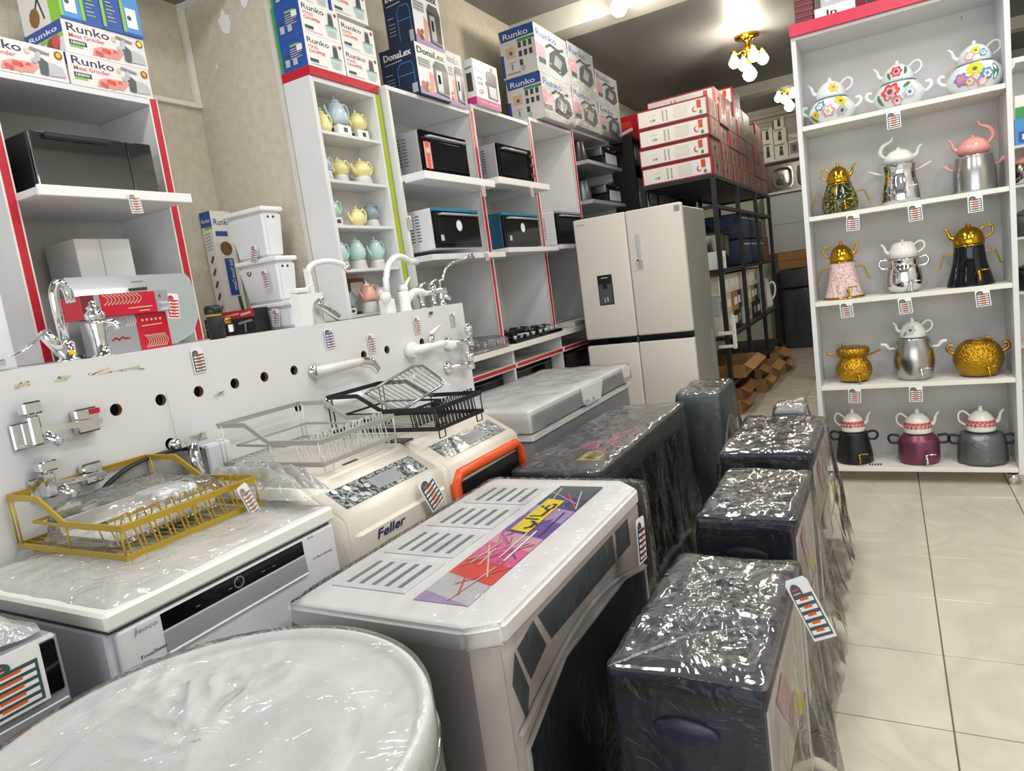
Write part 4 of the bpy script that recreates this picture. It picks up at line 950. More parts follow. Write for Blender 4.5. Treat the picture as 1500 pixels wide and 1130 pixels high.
MB().box(-2.42, .70, 1.301, -2.20, 1.043, 1.545, 'appliance', .008).build('body', t); MB().box(-2.20, .97, 1.312, -2.196, 1.012, 1.33, 'chrome', .002).build('badge', t)
price_card('price card clipped under the microwave shelf edge', (-2.342, 1.60, 1.855), 'x+', .045, .072, .06, 0, 'grey')

# meat grinder cartons on the left cabinet
def grinder(F):
    F.rect(.0, .0, 1, 1, 'carton_white').text('Runko', .05, .68, .26, 'dblue', .50).text('Meat Grinder', .06, .50, .13, 'meat', .42)
    F.rect(.05, .27, .25, .42, 'dgreen').rect(.05, .2, .2, .26, 'lgreen').text('1800W', .07, .30, .09, 'white', .16)
    random.seed(2)
    F.poly([(.30, .08), (.62, .1), (.7, .35), (.62, .42), (.42, .4), (.33, .3)], 'ltmeat')
    for q in range(10): F.disc(.34 + .26 * random.random(), .1 + .22 * random.random(), .03, random.choice(('meat', 'ltmeat', 'tomato')), 8); F.o -= .00028
    F.disc(.6, .74, .03, 'beige', 8).disc(.93, .80, .045, 'cardboard_d', 12).disc(.93, .80, .028, 'brass', 12)
    F.poly([(.70, .12), (.78, .10), (.80, .5), (.74, .62), (.70, .55)], 'slate').poly([(.79, .12), (.97, .14), (.95, .42), (.86, .52), (.80, .5)], 'lgrey').poly([(.62, .82), (.82, .74), (.84, .80), (.64, .9)], 'grey').poly([(.68, .5), (.72, .5), (.73, .78), (.69, .78)], 'silver_paint').disc(.66, .5, .03, 'silver_paint', 10)
def gside(F):
    F.rect(0, .62, 1, 1, 'blue').text('Runko', .12, .72, .16, 'white', .76).rect(.4, .5, 1, .6, 'lgreen')
    for k in range(5): F.line([(.1, .42 - .07 * k), (.45, .42 - .07 * k)], .003, 'grey')
    F.disc(.7, .25, .16, 'cardboard_d', 10).disc(.8, .42, .1, 'meat', 10)
G = 'meat grinder cartons on the left cabinet'
carton('lower left meat grinder carton, cut by the photo edge', -2.74, 1.243, 2.263, -2.5, 1.555, 2.374, 'carton_white', {'x+': grinder, 'y-': gside}, group=G)
carton('lower right meat grinder carton under the stack on the left cabinet', -2.74, 1.563, 2.263, -2.5, 1.878, 2.374, 'carton_white', {'x+': grinder, 'y-': gside}, group=G)
carton('upper meat grinder carton, middle of the stack on the left cabinet', -2.74, 1.57, 2.375, -2.5, 1.882, 2.488, 'carton_white', {'x+': grinder, 'y-': gside}, group=G)
def four(F):
    F.rect(0, 0, 1, 1, 'skyblue')
    for k in range(4):
        u = k * .25; F.rect(u, 0, u + .25, 1, 'blue' if k in (1, 2) else 'skyblue').rect(u, 0, u + .04, 1, 'lgreen').rect(u, 0, u + .25, .08, 'blue')
        if k in (0, 3): F.rect(u + .06, .2, u + .2, .7, 'white').disc(u + .1, .45, .03, 'dgrey', 8)
        else:
            for q in range(6): F.line([(u + .07, .25 + .09 * q), (u + .17 - .02 * (q % 3), .25 + .09 * q)], .0035, 'beige' if q % 2 else 'lgreen')
carton('blue carton with green bands, top of the left cabinet stack', -2.74, 1.575, 2.489, -2.5, 1.882, 2.635, 'skyblue', {'x+': four, 'y-': lambda F: F.rect(.0, 0, 1, 1, 'carton_white').rect(.75, 0, 1, 1, 'lgreen').line([(.3, .2), (.5, .7), (.6, .2)], .01, 'dgrey').disc(.35, .3, .14, 'cardboard_d', 10)}, group=None)

# cisterns, vacuum carton and small cartons before the jog
for k, (x0, x1, z0, z1, lb) in enumerate(((-2.53, -2.285, 1.2995, 1.418, 'lowest white toilet cistern with a square button, half hidden by the counter'), (-2.585, -2.325, 1.4195, 1.617, 'middle white toilet cistern with a round blue mark'), (-2.60, -2.36, 1.6185, 1.838, 'topmost white toilet cistern of the stack of three'))):
    t = thing('toilet_cistern', lb, 'cistern', ((x0 + x1) / 2, 2.25, z0), 0, 'stacked toilet cisterns')
    c = .02
    b = MB(); b.hexa([(x0 + .03, 2.205, z0), (x1 - .015, 2.205, z0), (x1 - .015, 2.30, z0), (x0 + .03, 2.30, z0)], [(x0, 2.195, z1 - .022), (x1, 2.195, z1 - .022), (x1, 2.31, z1 - .022), (x0, 2.31, z1 - .022)], 'appliance'); o = b.build('tank', t)
    bm = bmesh.new(); bm.from_mesh(o.data); bmesh.ops.bevel(bm, geom=bm.edges[:], offset=.012, segments=3, affect='EDGES'); bm.to_mesh(o.data); bm.free()
    b = MB(); b.box(x0 - .006, 2.19, z1 - .021, x1 + .005, 2.316, z1, 'white', .005); b.build('lid', t)
    for y in (2.225, 2.255):
        b = MB(); b.lathe([(.006, 0), (.006, .002)], 'black', (0, 0, 0), 12); b.v = [(x1 - .003 + v[2], y + v[0], z1 - .045 + v[1]) for v in b.v]; b.build('inlet_hole', t)
    if k == 1: b = MB(); F = Face(b, (x0 + .06, 2.196, z0 + .13), (1, 0, 0), (0, .05, 1), .03, .03); F.disc(.5, .5, .5, 'dblue').disc(.5, .5, .3, 'appl_side').disc(.45, .5, .15, 'dblue'); b.build('round_mark', t)
    if k == 0: b = MB(); b.box(x0 + .05, 2.19, z0 + .055, x0 + .09, 2.197, z0 + .09, 'grey', .002); b.box(x0 + .056, 2.188, z0 + .06, x0 + .084, 2.19, z0 + .085, 'white'); b.build('button', t)
price_card('price card hanging from the topmost toilet cistern', (-2.43, 2.186, 1.68), 'y-', .042, .082, -.35, 0, 'grey')
price_card('price card on the middle toilet cistern', (-2.40, 2.184, 1.57), 'y-', .042, .085, .05, 0, 'grey')
price_card('price card on the lowest toilet cistern', (-2.37, 2.184, 1.39), 'y-', .044, .078, -.2, 0, 'grey')
def stick(F):
    F.rect(.0, .86, 1, 1, 'paper').text('Runko', .1, .89, .05, 'dblue', .85).rect(.1, .80, .7, .84, 'blue').disc(.5, .70, .3, 'cardboard_d', 12)
    F.rect(.3, .32, .75, .62, 'blue').line([(.7, .3), (.8, .1)], .02, 'dgrey').line([(.6, .07), (1, .07)], .012, 'dgrey')
    vs, fs, tw = text_mesh('Stick Vacuum Cleaner'); h = .018; k = .15 / tw
    F.mb.add([F.O + F.U * (.55 * F.W + y * .03 * -1 + .012) + F.V * (.61 * F.H - x * k * 1.0) * 1 + F.N * F.o * 2 for x, y in vs], fs, 'white')
def stick2(F):
    F.rect(0, .88, 1, 1, 'blue').text('Runko', .1, .915, .03, 'white', .8).rect(.3, .86, 1, .88, 'lgreen')
    for k in range(6): F.line([(.2, .82 - .025 * k), (.7, .83 - .025 * k)], .003, 'grey')
    for k in range(5): F.line([(.4, .6 - .1 * k), (.6, .64 - .1 * k)], .012, 'dgrey')
    F.rect(.2, .06, .8, .12, 'blue')
carton('tall narrow stick vacuum carton leaning in the corner behind the cisterns', -2.865, 2.275, 1.299, -2.79, 2.39, 1.893, 'paper', {'x+': stick, 'y-': stick2})
carton('black and red carton lying between black tap and lowest cistern', -2.63, 2.10, 1.299, -2.415, 2.18, 1.405, 'black', {'y-': lambda F: F.rect(0, .68, 1, 1, 'crimson').line([(.15, .82), (.55, .86)], .006, 'beige').line([(.62, .8), (.9, .86)], .01, 'beige').poly([(.5, .4), (.95, .5), (.9, .58), (.5, .5)], 'grey').line([(.7, .4), (.68, .1)], .01, 'grey').disc(.3, .35, .07, 'grey').disc(.3, .35, .04, 'black')})
carton('small black carton standing left of the black tap', -2.75, 2.10, 1.299, -2.65, 2.19, 1.385, 'black', {'y-': lambda F: F.line([(.1, .7), (.9, .75)], .006, 'grey').line([(.1, .45), (.6, .48)], .006, 'grey')})
# ================================================================== pastel teapots and warmers
def teapot(label, p, r, h, m, rot=0.0, kind='round', group='pastel teapots in the narrow cabinet', spout=True, knob_m=None):
    t = thing('teapot', label, 'teapot', p, rot, group)
    b = MB(); fl = (12, .05) if kind in ('rib', 'pear') else (0, 0)
    if kind == 'pear': prof = [(.001, 0), (r * .75, .002), (r, h * .28), (r * .93, h * .5), (r * .66, h * .75), (r * .5, h * .84)]
    elif kind == 'dome': prof = [(.001, 0), (r * .95, .002), (r, h * .2), (r * .97, h * .45), (r * .7, h * .75), (r * .4, h * .86)]
    else: prof = [(.001, 0), (r * .6, .002), (r * .95, h * .25), (r, h * .4), (r * .8, h * .62), (r * .5, h * .74)]
    b.lathe(prof + [(.001, prof[-1][1])], m, n=28, flute=fl[0], fa=fl[1]); b.build('body', t, True)
    zt = prof[-1][1]; rt = prof[-1][0]
    b = MB(); b.lathe([(rt * 1.1, zt), (rt * 1.05, zt + h * .05), (rt * .5, zt + h * .11), (rt * .18, zt + h * .12), (rt * .16, zt + h * .16), (rt * .3, zt + h * .2), (rt * .2, zt + h * .25), (.001, zt + h * .26)], knob_m or m, n=20); b.build('lid', t, True)
    b = MB(); b.tube([(r * .72, 0, h * .66), (r * 1.2, 0, h * .86), (r * 1.62, 0, h * .7), (r * 1.6, 0, h * .42), (r * 1.2, 0, h * .2), (r * .88, 0, h * .24)], r * .12, m, 8); b.build('handle', t, True)
    if spout:
        b = MB(); b.tube([(-r * .8, 0, h * .25), (-r * 1.2, 0, h * .42), (-r * 1.42, 0, h * .68)], [r * .24, r * .16, r * .1], m, 8); b.build('spout', t, True)
    return t
def warmer(label, p, r, h, rot=0.0, kind='flute', group='white teapot warmers'):
    t = thing('teapot_warmer', label, 'warmer', p, rot, group)
    if kind == 'box':
        b = MB(); b.box(-r, -r, 0, r, r, h, 'tea_white', .006); b.build('body', t, True)
        b = MB(); b.box(-.013, -r - .001, h * .3, .013, -r + .002, h * .72, 'dgrey', .001); b.box(-.012 + r, -.013, h * .3, r + .001, .013, h * .72, 'dgrey', .001); b.build('window', t, True)
    else:
        b = MB(); b.lathe([(r * .82, 0), (r, h * .1), (r * .85, h * .9), (r * .9, h), (.001, h)], 'tea_white', n=36, flute=18, fa=.05); b.build('body', t, True)
    return t
TX = -2.212; RQ = PI / 2        # handles point towards +y
wm = []
def tea(z, y, r, h, m, kind, lab, wh=0, wk='flute', wl='', x=TX, rot=RQ, knob_m=None, spout=True):
    if wh and wk == 'flute': wh *= 1.45; h *= .92
    if wh:
        warmer(wl, (x, y, z + .001), r * (.85 if wk == 'box' else .95), wh, 0, wk)
    teapot(lab, (x, y, z + .002 + wh), r, h, m, rot, kind, knob_m=knob_m, spout=spout)
z = 2.14
tea(z, 2.60, .052, .125, 'tea_blue', 'dome', 'big blue grey patterned teapot on a square white warmer, top shelf', .05, 'box', 'square white warmer under the big blue grey teapot, top shelf', x=-2.205)
tea(z, 2.745, .046, .10, 'tea_yellow', 'round', 'yellow teapot on a square white warmer at the right of the top shelf', .048, 'box', 'square white warmer under the yellow teapot, top shelf')
tea(z, 2.478, .038, .10, 'tea_yellow', 'dome', 'pale yellow teapot half hidden at the left of the top shelf', x=-2.19, spout=False)
z = 1.928
tea(z, 2.475, .032, .085, 'tea_blue', 'round', 'small blue patterned teapot at the left of the second shelf', .032, 'flute', 'fluted white warmer under the small blue patterned teapot', spout=False)
tea(z, 2.592, .044, .095, 'tea_yellow', 'round', 'yellow teapot with tall lid in the middle of the second shelf', .028, 'flute', 'fluted white warmer under the tall lidded yellow teapot', x=-2.235)
tea(z, 2.725, .05, .10, 'tea_yellow', 'round', 'wide yellow teapot at the right of the second shelf', .026, 'flute', 'fluted white warmer under the wide yellow teapot')
z = 1.725
tea(z, 2.475, .036, .09, 'tea_mint', 'rib', 'mint teapot on a square warmer at the left of the third shelf', .042, 'box', 'square white warmer under the mint teapot, third shelf', spout=False)
tea(z, 2.605, .041, .095, 'tea_yellow', 'round', 'lone yellow teapot standing on the third shelf', x=-2.185)
tea(z, 2.755, .043, .095, 'tea_slate', 'rib', 'slate blue ribbed teapot at the right of the third shelf', .026, 'flute', 'fluted white warmer under the slate blue teapot', x=-2.225)
z = 1.525
tea(z, 2.485, .034, .105, 'tea_mint', 'pear', 'left mint pear shaped teapot, half hidden, fourth shelf', .026, 'flute', 'fluted white warmer under the left mint teapot', spout=False, knob_m='tea_mint')
tea(z, 2.595, .044, .115, 'tea_mint', 'pear', 'middle mint pear shaped teapot with white knob, fourth shelf', .028, 'flute', 'fluted white warmer under the middle mint teapot', rot=PI, spout=False)
tea(z, 2.735, .042, .115, 'tea_mint', 'pear', 'right mint pear shaped teapot with its handle showing, fourth shelf', .028, 'flute', 'fluted white warmer under the right mint teapot')
z = 1.315
tea(z, 2.475, .032, .085, 'tea_slate', 'dome', 'slate blue teapot half hidden at the left of the bottom shelf', .034, 'box', 'square white warmer at the left of the bottom shelf', spout=False)
tea(z, 2.60, .042, .098, 'tea_peach', 'dome', 'peach coloured ribbed teapot on the bottom shelf', .036, 'flute', 'fluted white warmer under the peach teapot', x=-2.19, knob_m='tea_white')
tea(z, 2.725, .042, .10, 'tea_white', 'round', 'white flowered teapot behind the white swan neck tap, bottom shelf', .028, 'flute', 'fluted white warmer under the white flowered teapot', x=-2.225)
t = thing('picture_frame', 'small dark framed box standing behind the peach teapot', 'frame', (-2.27, 2.62, 1.317))
MB().box(-2.288, 2.555, 1.317, -2.262, 2.675, 1.49, 'cardboard_d', .003).build('frame', t); MB().box(-2.262, 2.57, 1.33, -2.260, 2.66, 1.47, 'offwhite').build('panel', t)
t = thing('cup', 'round white cup lying beside the white swan neck tap', 'cup', (-2.17, 2.69, 1.317))
b = MB(); b.sphere((-2.17, 2.70, 1.345), .027, 'white', 16); b.build('bowl', t)

# ================================================================== cartons on the wall cabinets
def chopper(F):
    F.rect(0, 0, 1, 1, 'paper').text('Runko', .06, .72, .17, 'dblue', .56).text('FOOD', .07, .56, .10, 'tomato', .25).text('CHOPPER', .07, .42, .10, 'tomato', .42)
    F.rect(.07, .14, .28, .24, 'dgreen').line([(.07, .08), (.5, .08)], .002, 'grey').disc(.92, .86, .035, 'cardboard_d', 10)
    F.poly([(.66, .12), (.88, .12), (.92, .42), (.62, .42)], 'tea_mint').poly([(.70, .16), (.84, .16), (.86, .3), (.68, .3)], 'lgrey').rect(.63, .42, .91, .47, 'grey').poly([(.70, .47), (.84, .47), (.82, .80), (.72, .80)], 'dgrey').rect(.72, .8, .82, .86, 'grey')
def chopper_side(F):
    F.rect(0, 0, 1, 1, 'blue').rect(0, 0, .1, 1, 'green').rect(.45, .68, .8, .74, 'lgreen')
    for k in range(5): F.line([(.45, .6 - .07 * k), (.85 - .1 * (k % 2), .61 - .07 * k)], .003, 'beige')
    F.rect(.22, .12, .38, .34, 'lgrey').rect(.25, .34, .35, .5, 'dgrey').rect(.5, .12, .66, .3, 'lgrey').rect(.7, .5, .9, .68, 'white')
G = 'food chopper cartons on the teapot cabinet'
for k, (y0, y1, z0, z1, lb) in enumerate(((2.393, 2.635, 2.407, 2.545, 'lower left food chopper carton on the red cornice'), (2.393, 2.635, 2.546, 2.684, 'upper left food chopper carton on the red cornice'), (2.64, 2.885, 2.407, 2.535, 'lower right food chopper carton on the red cornice'), (2.64, 2.885, 2.536, 2.665, 'middle right food chopper carton on the red cornice'), (2.61, 2.86, 2.685, 2.82, 'topmost food chopper carton, cut by the top of the photo'))):
    carton(lb, -2.297, y0, z0, -2.135, y1, z1, 'paper', {'x+': chopper, 'y-': chopper_side}, group=G)
carton('blue food chopper carton at the back of the stack on the red cornice', -2.297, 2.40, 2.685, -2.15, 2.605, 2.80, 'blue', {'y-': chopper_side, 'x+': chopper}, group=G)
def cooker_front(F):
    F.rect(0, 0, 1, 1, 'paper').text('DonaLex', .05, .80, .13, 'black', .84).text('DonaLex', .062, .803, .13, 'black', .84).poly([(.0, .0), (1, 0), (1, .06), (0, .14)], 'lilac')
    F.poly([(.3, .08), (.42, .06), (.5, .42), (.36, .5)], 'ltmeat').disc(.12, .18, .07, 'meat').disc(.2, .12, .06, 'brass').disc(.24, .22, .05, 'fl_green')
    F.rect(.05, .55, .4, .72, 'lgrey'); 
    for k in range(3): F.line([(.06, .58 + .05 * k), (.38, .58 + .05 * k)], .004, 'dgreen')
    F.poly([(.5, .1), (.92, .06), (.95, .62), (.5, .64)], 'black').rect(.56, .14, .74, .56, 'silver_paint').poly([(.48, .62), (.96, .60), (.86, .74), (.58, .75)], 'dgrey').rect(.60, .3, .68, .48, 'black_gloss').line([(.56, .12), (.9, .1)], .01, 'grey')
def cooker_side(F):
    F.rect(0, 0, 1, 1, 'dblue').text('DonaLex', .1, .78, .13, 'paper', .78).text('DonaLex', .112, .784, .13, 'paper', .78).line([(.12, .70), (.6, .72)], .005, 'lgrey')
    F.line([(.45, .1), (.45, .55), (.55, .65), (.85, .65), (.9, .55), (.9, .1)], .004, 'skyblue').line([(.45, .42), (.9, .42)], .004, 'skyblue').line([(.1, .5), (.3, .5)], .004, 'lgrey').rect(.8, .04, .95, .22, 'lgrey')
    for k in range(4): F.line([(.12, .4 - .06 * k), (.35, .4 - .06 * k)], .003, 'lgrey')
carton('large dark blue and white cooker carton, bottom left on the oven cabinet', -2.30, 3.135, 2.406, -2.07, 3.435, 2.665, 'dblue', {'x+': cooker_front, 'y-': cooker_side}, group='pressure cooker cartons')
carton('upper dark blue cooker carton cut by the top of the photo', -2.25, 3.165, 2.666, -2.07, 3.43, 2.97, 'indigo', {'x+': cooker_front, 'y-': cooker_side}, group='pressure cooker cartons')
carton('narrow black and white cooker carton beside the pink carton', -2.30, 3.44, 2.406, -2.09, 3.625, 2.70, 'paper', {'x+': cooker_front, 'y-': cooker_side}, group='pressure cooker cartons')
def fryer(F):
    F.rect(0, 0, 1, 1, 'white').rect(0, 0, 1, .17, 'magenta').rect(0, .0, .02, 1, 'magenta').rect(.08, .74, .45, .92, 'pink').text('Dmn', .13, .79, .07, 'white', .27).text('G9', .15, .26, .1, 'magenta', .18).text('BASKET AIR FRYER', .14, .06, .045, 'white', .7)
    F.poly([(.5, .22), (.9, .2), (.93, .78), (.85, .84), (.58, .85), (.5, .78)], 'dgrey').poly([(.56, .25), (.86, .24), (.86, .5), (.56, .52)], 'silver_paint').rect(.45, .5, .84, .57, 'black').disc(.76, .9, .05, 'meat', 8)
    for q in range(4): F.disc(.2 + .1 * (q % 2), .5 + .12 * (q // 2), .04, 'lgrey', 8)
carton('pink and white air fryer carton', -2.145, 3.735, 2.451, -2.08, 4.035, 2.715, 'white', {'x+': fryer, 'y-': lambda F: F.rect(0, 0, 1, .17, 'magenta').rect(.2, .3, .8, .7, 'dgrey').line([(.2, .8), (.8, .82)], .01, 'grey')})
def juicer_side(F):
    F.rect(0, 0, 1, 1, 'carton_white').poly([(.05, .76), (1, .78), (1, 1), (.0, 1)], 'blue').text('Runko', .12, .81, .12, 'white', .72).rect(.5, .69, 1, .75, 'green').rect(.0, .03, .08, .5, 'blue')
    F.rect(.16, .4, .42, .62, 'beige').disc(.3, .5, .05, 'cardboard_d', 8)
    for q in range(7):
        x, y = .52 + .15 * (q % 3), (.56, .38, .2)[q // 3]
        F.rect(x, y, x + .09, y + .12, 'dgrey'); F.o -= .0003
    F.line([(.2, .3), (.4, .3)], .004, 'grey').line([(.3, .16), (.3, .26)], .012, 'grey').disc(.6, .14, .07, 'lgrey', 10).line([(.15, .08), (.5, .08)], .01, 'lilac')
def juicer_front(F):
    F.rect(0, 0, 1, 1, 'lgrey').text('Runko', .06, .76, .15, 'blue', .6).poly([(.0, .3), (.3, .35), (.25, .6), (0, .62)], 'fl_pink').poly([(.35, .2), (.75, .12), (.95, .3), (.9, .6), (.6, .66), (.4, .5)], 'slate').poly([(.5, .3), (.7, .25), (.8, .45), (.6, .55)], 'silver_paint').rect(.06, .2, .26, .32, 'dgreen')
    F.line([(.3, .6), (.45, .7), (.7, .66), (.85, .72)], .02, 'dgrey')
G = 'silver juicer cartons in shiny film'
for k, (y0, y1, z0, z1, lb) in enumerate(((4.62, 5.165, 2.5, 2.81, 'lower near juicer carton with a blue banded side, beside the pink carton'), (4.60, 5.17, 2.812, 3.135, 'upper near juicer carton with a blue banded side'), (5.18, 5.72, 2.523, 2.83, 'lower middle juicer carton shining in film'), (5.185, 5.72, 2.832, 3.15, 'upper middle juicer carton shining in film'), (5.74, 6.28, 2.523, 2.79, 'lower far juicer carton at the end of the cabinets'), (5.74, 6.28, 2.792, 3.06, 'upper far juicer carton at the end of the cabinets'))):
    t = carton(lb, -2.32, y0, z0, -2.045, y1, z1, 'lgrey', {'x+': juicer_front, 'y-': juicer_side}, group=G)
    if 0 < k + 1:
        vs = []; fs = []; n = 16
        for i in range(n + 1):
            for j in range(n + 1):
                u, v = i / n, j / n; vs.append((-2.0425 + .006 * max(0, ridge(u * 3 + k, v * 3, 2)) + .001, y0 + (y1 - y0) * u, z0 + (z1 - z0) * v))
        for i in range(n):
            for j in range(n): fs.append((i * (n + 1) + j, i * (n + 1) + n + 1 + j, i * (n + 1) + n + 2 + j, i * (n + 1) + j + 1))
        b = MB(); b.add(vs, fs, 'film', True); b.build('plastic_wrap', t)

# ================================================================== ovens, microwaves, hobs
def oven(label, y0, y1, z0, h, depth, side, front, trim=None, kind='oven', knobs=True, xf=-2.0):
    t = thing('toaster_oven' if kind == 'oven' else 'microwave_oven', label, 'oven' if kind == 'oven' else 'microwave', (xf - depth / 2, (y0 + y1) / 2, z0 + .001), 0, 'ovens on the wall cabinet shelves')
    z0 += .002
    MB().box(xf - depth, y0, z0, xf - .02, y1, z0 + h, side, .005).build('body', t)
    fp = MB().box(xf - .02, y0, z0 + .004, xf, y1, z0 + h - (.018 if trim else .002), front, .004).build('front_panel', t)
    if trim: MB().box(xf - .02, y0, z0 + h - .0175, xf + .002, y1, z0 + h, trim, .003).build('top_trim', t)
    yd = y1 - (.075 if knobs else .0)
    MB().box(xf, y0 + .02, z0 + .03, xf + .003, yd - .015, z0 + h - .05, 'panelglass', .001).build('glass', fp)
    b = MB(); b.tube([(xf, y0 + .04, z0 + h - .035), (xf + .022, y0 + .045, z0 + h - .035), (xf + .022, yd - .04, z0 + h - .035), (xf, yd - .035, z0 + h - .035)], .007, 'silver_paint', 6); b.build('handle', fp)
    if knobs:
        for q in range(3):
            b = MB(); b.cyl((xf, y1 - .035, z0 + h * (.22 + .28 * q)), (xf + .018, y1 - .035, z0 + h * (.22 + .28 * q)), .014, 'dgrey', 12); b.build('knob', fp)
    b = MB()
    for q in range(9):
        for s in range(2): b.box(xf - .12 - .04 * s, y0 - .001, z0 + .05 + q * h * .075, xf - .095 - .04 * s, y0 + .001, z0 + .055 + q * h * .075, 'dgrey')
    b.build('vent_slots', t)['kind'] = 'stuff'
    return t
t = oven('silver sided toaster oven with a fruit sticker on its door, left cabinet', 2.965, 3.40, 1.97, .215, .34, 'silver_paint', 'black_gloss', knobs=False)
b = MB(); F = Face(b, (-1.9965, 2.975, 1.995), (0, 1, 0), (0, 0, 1), .06, .13); F.rect(0, 0, 1, 1, 'ltmeat')
for q in range(5): F.disc(.5, .1 + .2 * q, .3, random.choice(('beige', 'meat', 'cardboard', 'white')), 8)
b.build('fruit_sticker', t)
oven('silver sided toaster oven with dark door and side knobs, middle cabinet', 3.765, 4.22, 2.0, .215, .34, 'silver_paint', 'black_gloss')
def disc_sticker(t, y, z):
    b = MB(); F = Face(b, (-1.9945, y - .03, z - .045), (0, 1, 0), (0, 0, 1), .06, .09); F.disc(.5, .5, .5, 'lgrey', 20).disc(.5, .5, .42, 'white', 20); b.build('round_sticker', t)
    b = MB(); F = Face(b, (-1.9945, y - .19, z - .08), (0, 1, 0), (0, 0, 1), .03, .03); F.rect(0, 0, 1, 1, 'lgrey'); b.build('energy_sticker', t)
t = oven('white sided toaster oven with blue top trim and round sticker, lower left shelf', 2.98, 3.425, 1.588, .21, .36, 'appliance', 'black_gloss', 'teal_hi', knobs=False); disc_sticker(t, 3.20, 1.71)
t = oven('teal sided toaster oven with round sticker on its door, lower middle shelf', 3.715, 4.20, 1.588, .21, .36, 'teal', 'black_gloss', 'teal_hi', knobs=False); disc_sticker(t, 3.95, 1.71)
t = oven('white sided microwave oven with dark front beside the refrigerator, lower right shelf', 4.50, 4.95, 1.60, .235, .30, 'appliance', 'black_gloss', 'silver_paint', 'microwave', knobs=False)
price_card('price card under the left oven shelf front', (-1.955, 3.44, 1.935), 'x+', .04, .065, .1, 0, 'grey')
price_card('price card under the middle oven shelf front', (-1.955, 4.06, 1.965), 'x+', .04, .065, .12, 0, 'grey')
price_card('price card on the left post of the oven cabinet', (-2.094, 2.893, 1.77), 'x+', .035, .07, 0, 0, 'grey')
price_card('price card under the lower shelf above the thin chrome tap', (-1.978, 3.42, 1.565), 'x+', .04, .05, .1, 0, 'grey')
def grill(label, y, z):
    t = thing('contact_grill', label, 'grill', (-2.15, y, z), 0, 'contact grills on the dark shelves')
    b = MB(); b.box(-2.32, y - .16, z + .001, -2.02, y + .19, z + .07, 'black', .006); b.build('base', t)
    b = MB(); b.box(-2.30, y - .15, z + .075, -2.03, y + .18, z + .15, 'dsteel', .012); b.build('lid', t)
    b = MB(); b.box(-2.02, y - .1, z + .012, -2.012, y + .16, z + .10, 'lgrey', .003); b.build('front_plate', t)
    b = MB(); b.tube([(-2.04, y - .11, z + .13), (-1.99, y - .11, z + .145), (-1.99, y + .15, z + .145), (-2.04, y + .15, z + .13)], .014, 'black', 8); b.build('handle', t)
grill('contact grill with pale front plate on the upper dark shelf', 5.80, 2.263); grill('contact grill with pale front plate on the lower dark shelf', 5.80, 1.956)
for lb, y, z, m in (('slim black kettle on the upper dark shelf', 5.42, 2.263, 'black'), ('slim grey kettle on the lower dark shelf', 5.42, 1.956, 'dsteel')):
    t = thing('kettle', lb, 'kettle', (-2.15, y, z + .001)); b = MB(); b.lathe([(.07, 0), (.075, .02), (.055, .17), (.05, .18), (.02, .19), (.001, .2)], m, (-2.15, y, z + .001)); b.build('body', t)
    b = MB(); b.tube([(-2.15, y + .055, z + .16), (-2.15, y + .11, z + .15), (-2.15, y + .11, z + .05), (-2.15, y + .07, z + .03)], .009, 'black', 8); b.build('handle', t)
def hob(label, y0, y1, m, bm_, n):
    t = thing('gas_hob', label, 'hob', (-2.22, (y0 + y1) / 2, 1.001), 0, 'gas hobs on the counter')
    b = MB(); b.box(-2.44, y0, 1.001, -2.03, y1, 1.022, m, .004); b.build('plate', t)
    for q in range(n):
        y = y0 + (y1 - y0) * (q + .5) / n
        for x in (-2.33, -2.16):
            b = MB(); b.lathe([(.05, 0), (.05, .012), (.03, .016), (.03, .026), (.001, .028)], bm_, (x, y, 1.0222)); b.build('burner', t)
            b = MB(); s = .075
            for a in range(4):
                c_, s_ = math.cos(a * PI / 2), math.sin(a * PI / 2); b.tube([(x + s * c_, y + s * s_, 1.023), (x + s * c_, y + s * s_, 1.06), (x + .02 * c_, y + .02 * s_, 1.06)], .005, 'black', 5)
            b.build('pan_support', t)
    for q in range(n * 2):
        y = y0 + (y1 - y0) * (q + .5) / (2 * n); b = MB(); b.cyl((-2.06, y, 1.0222), (-2.055, y, 1.045), .012, 'silver_paint' if m != 'black_gloss' else 'lgrey', 10); b.build('knob', t)
    return t
t = hob('film covered steel hob at the near end of the counter', 3.02, 3.62, 'steel', 'dsteel', 2)
wrap(t, -2.44, 3.02, -2.03, 3.62, 1.062, 1.01, .012, .008, .01, 41, 'film_soft', 80, 10, 6, .02, .003)
t = hob('black gas hob with a white sticker in the middle of the counter', 3.725, 4.07, 'black_gloss', 'black', 2)
b = MB(); b.box(-2.07, 3.82, 1.046, -2.04, 3.92, 1.049, 'paper'); b.build('sticker', t)
hob('black gas hob with a row of pale knobs at the far end of the counter', 4.09, 4.435, 'black_gloss', 'black', 2)
t = thing('wrapped_tray', 'film wrapped tray with red and white stripes at the far end of the hob counter', 'tray', (-2.2, 4.9, 1.001))
b = MB(); b.box(-2.42, 4.66, 1.001, -2.03, 5.18, 1.04, 'lgrey', .005); b.build('tray', t)
b = MB()
for q in range(4): b.box(-2.36 + .08 * q, 4.67, 1.0405, -2.33 + .08 * q, 5.0, 1.043, 'pinkred' if q % 2 == 0 else 'white')
b.build('stripes', t)
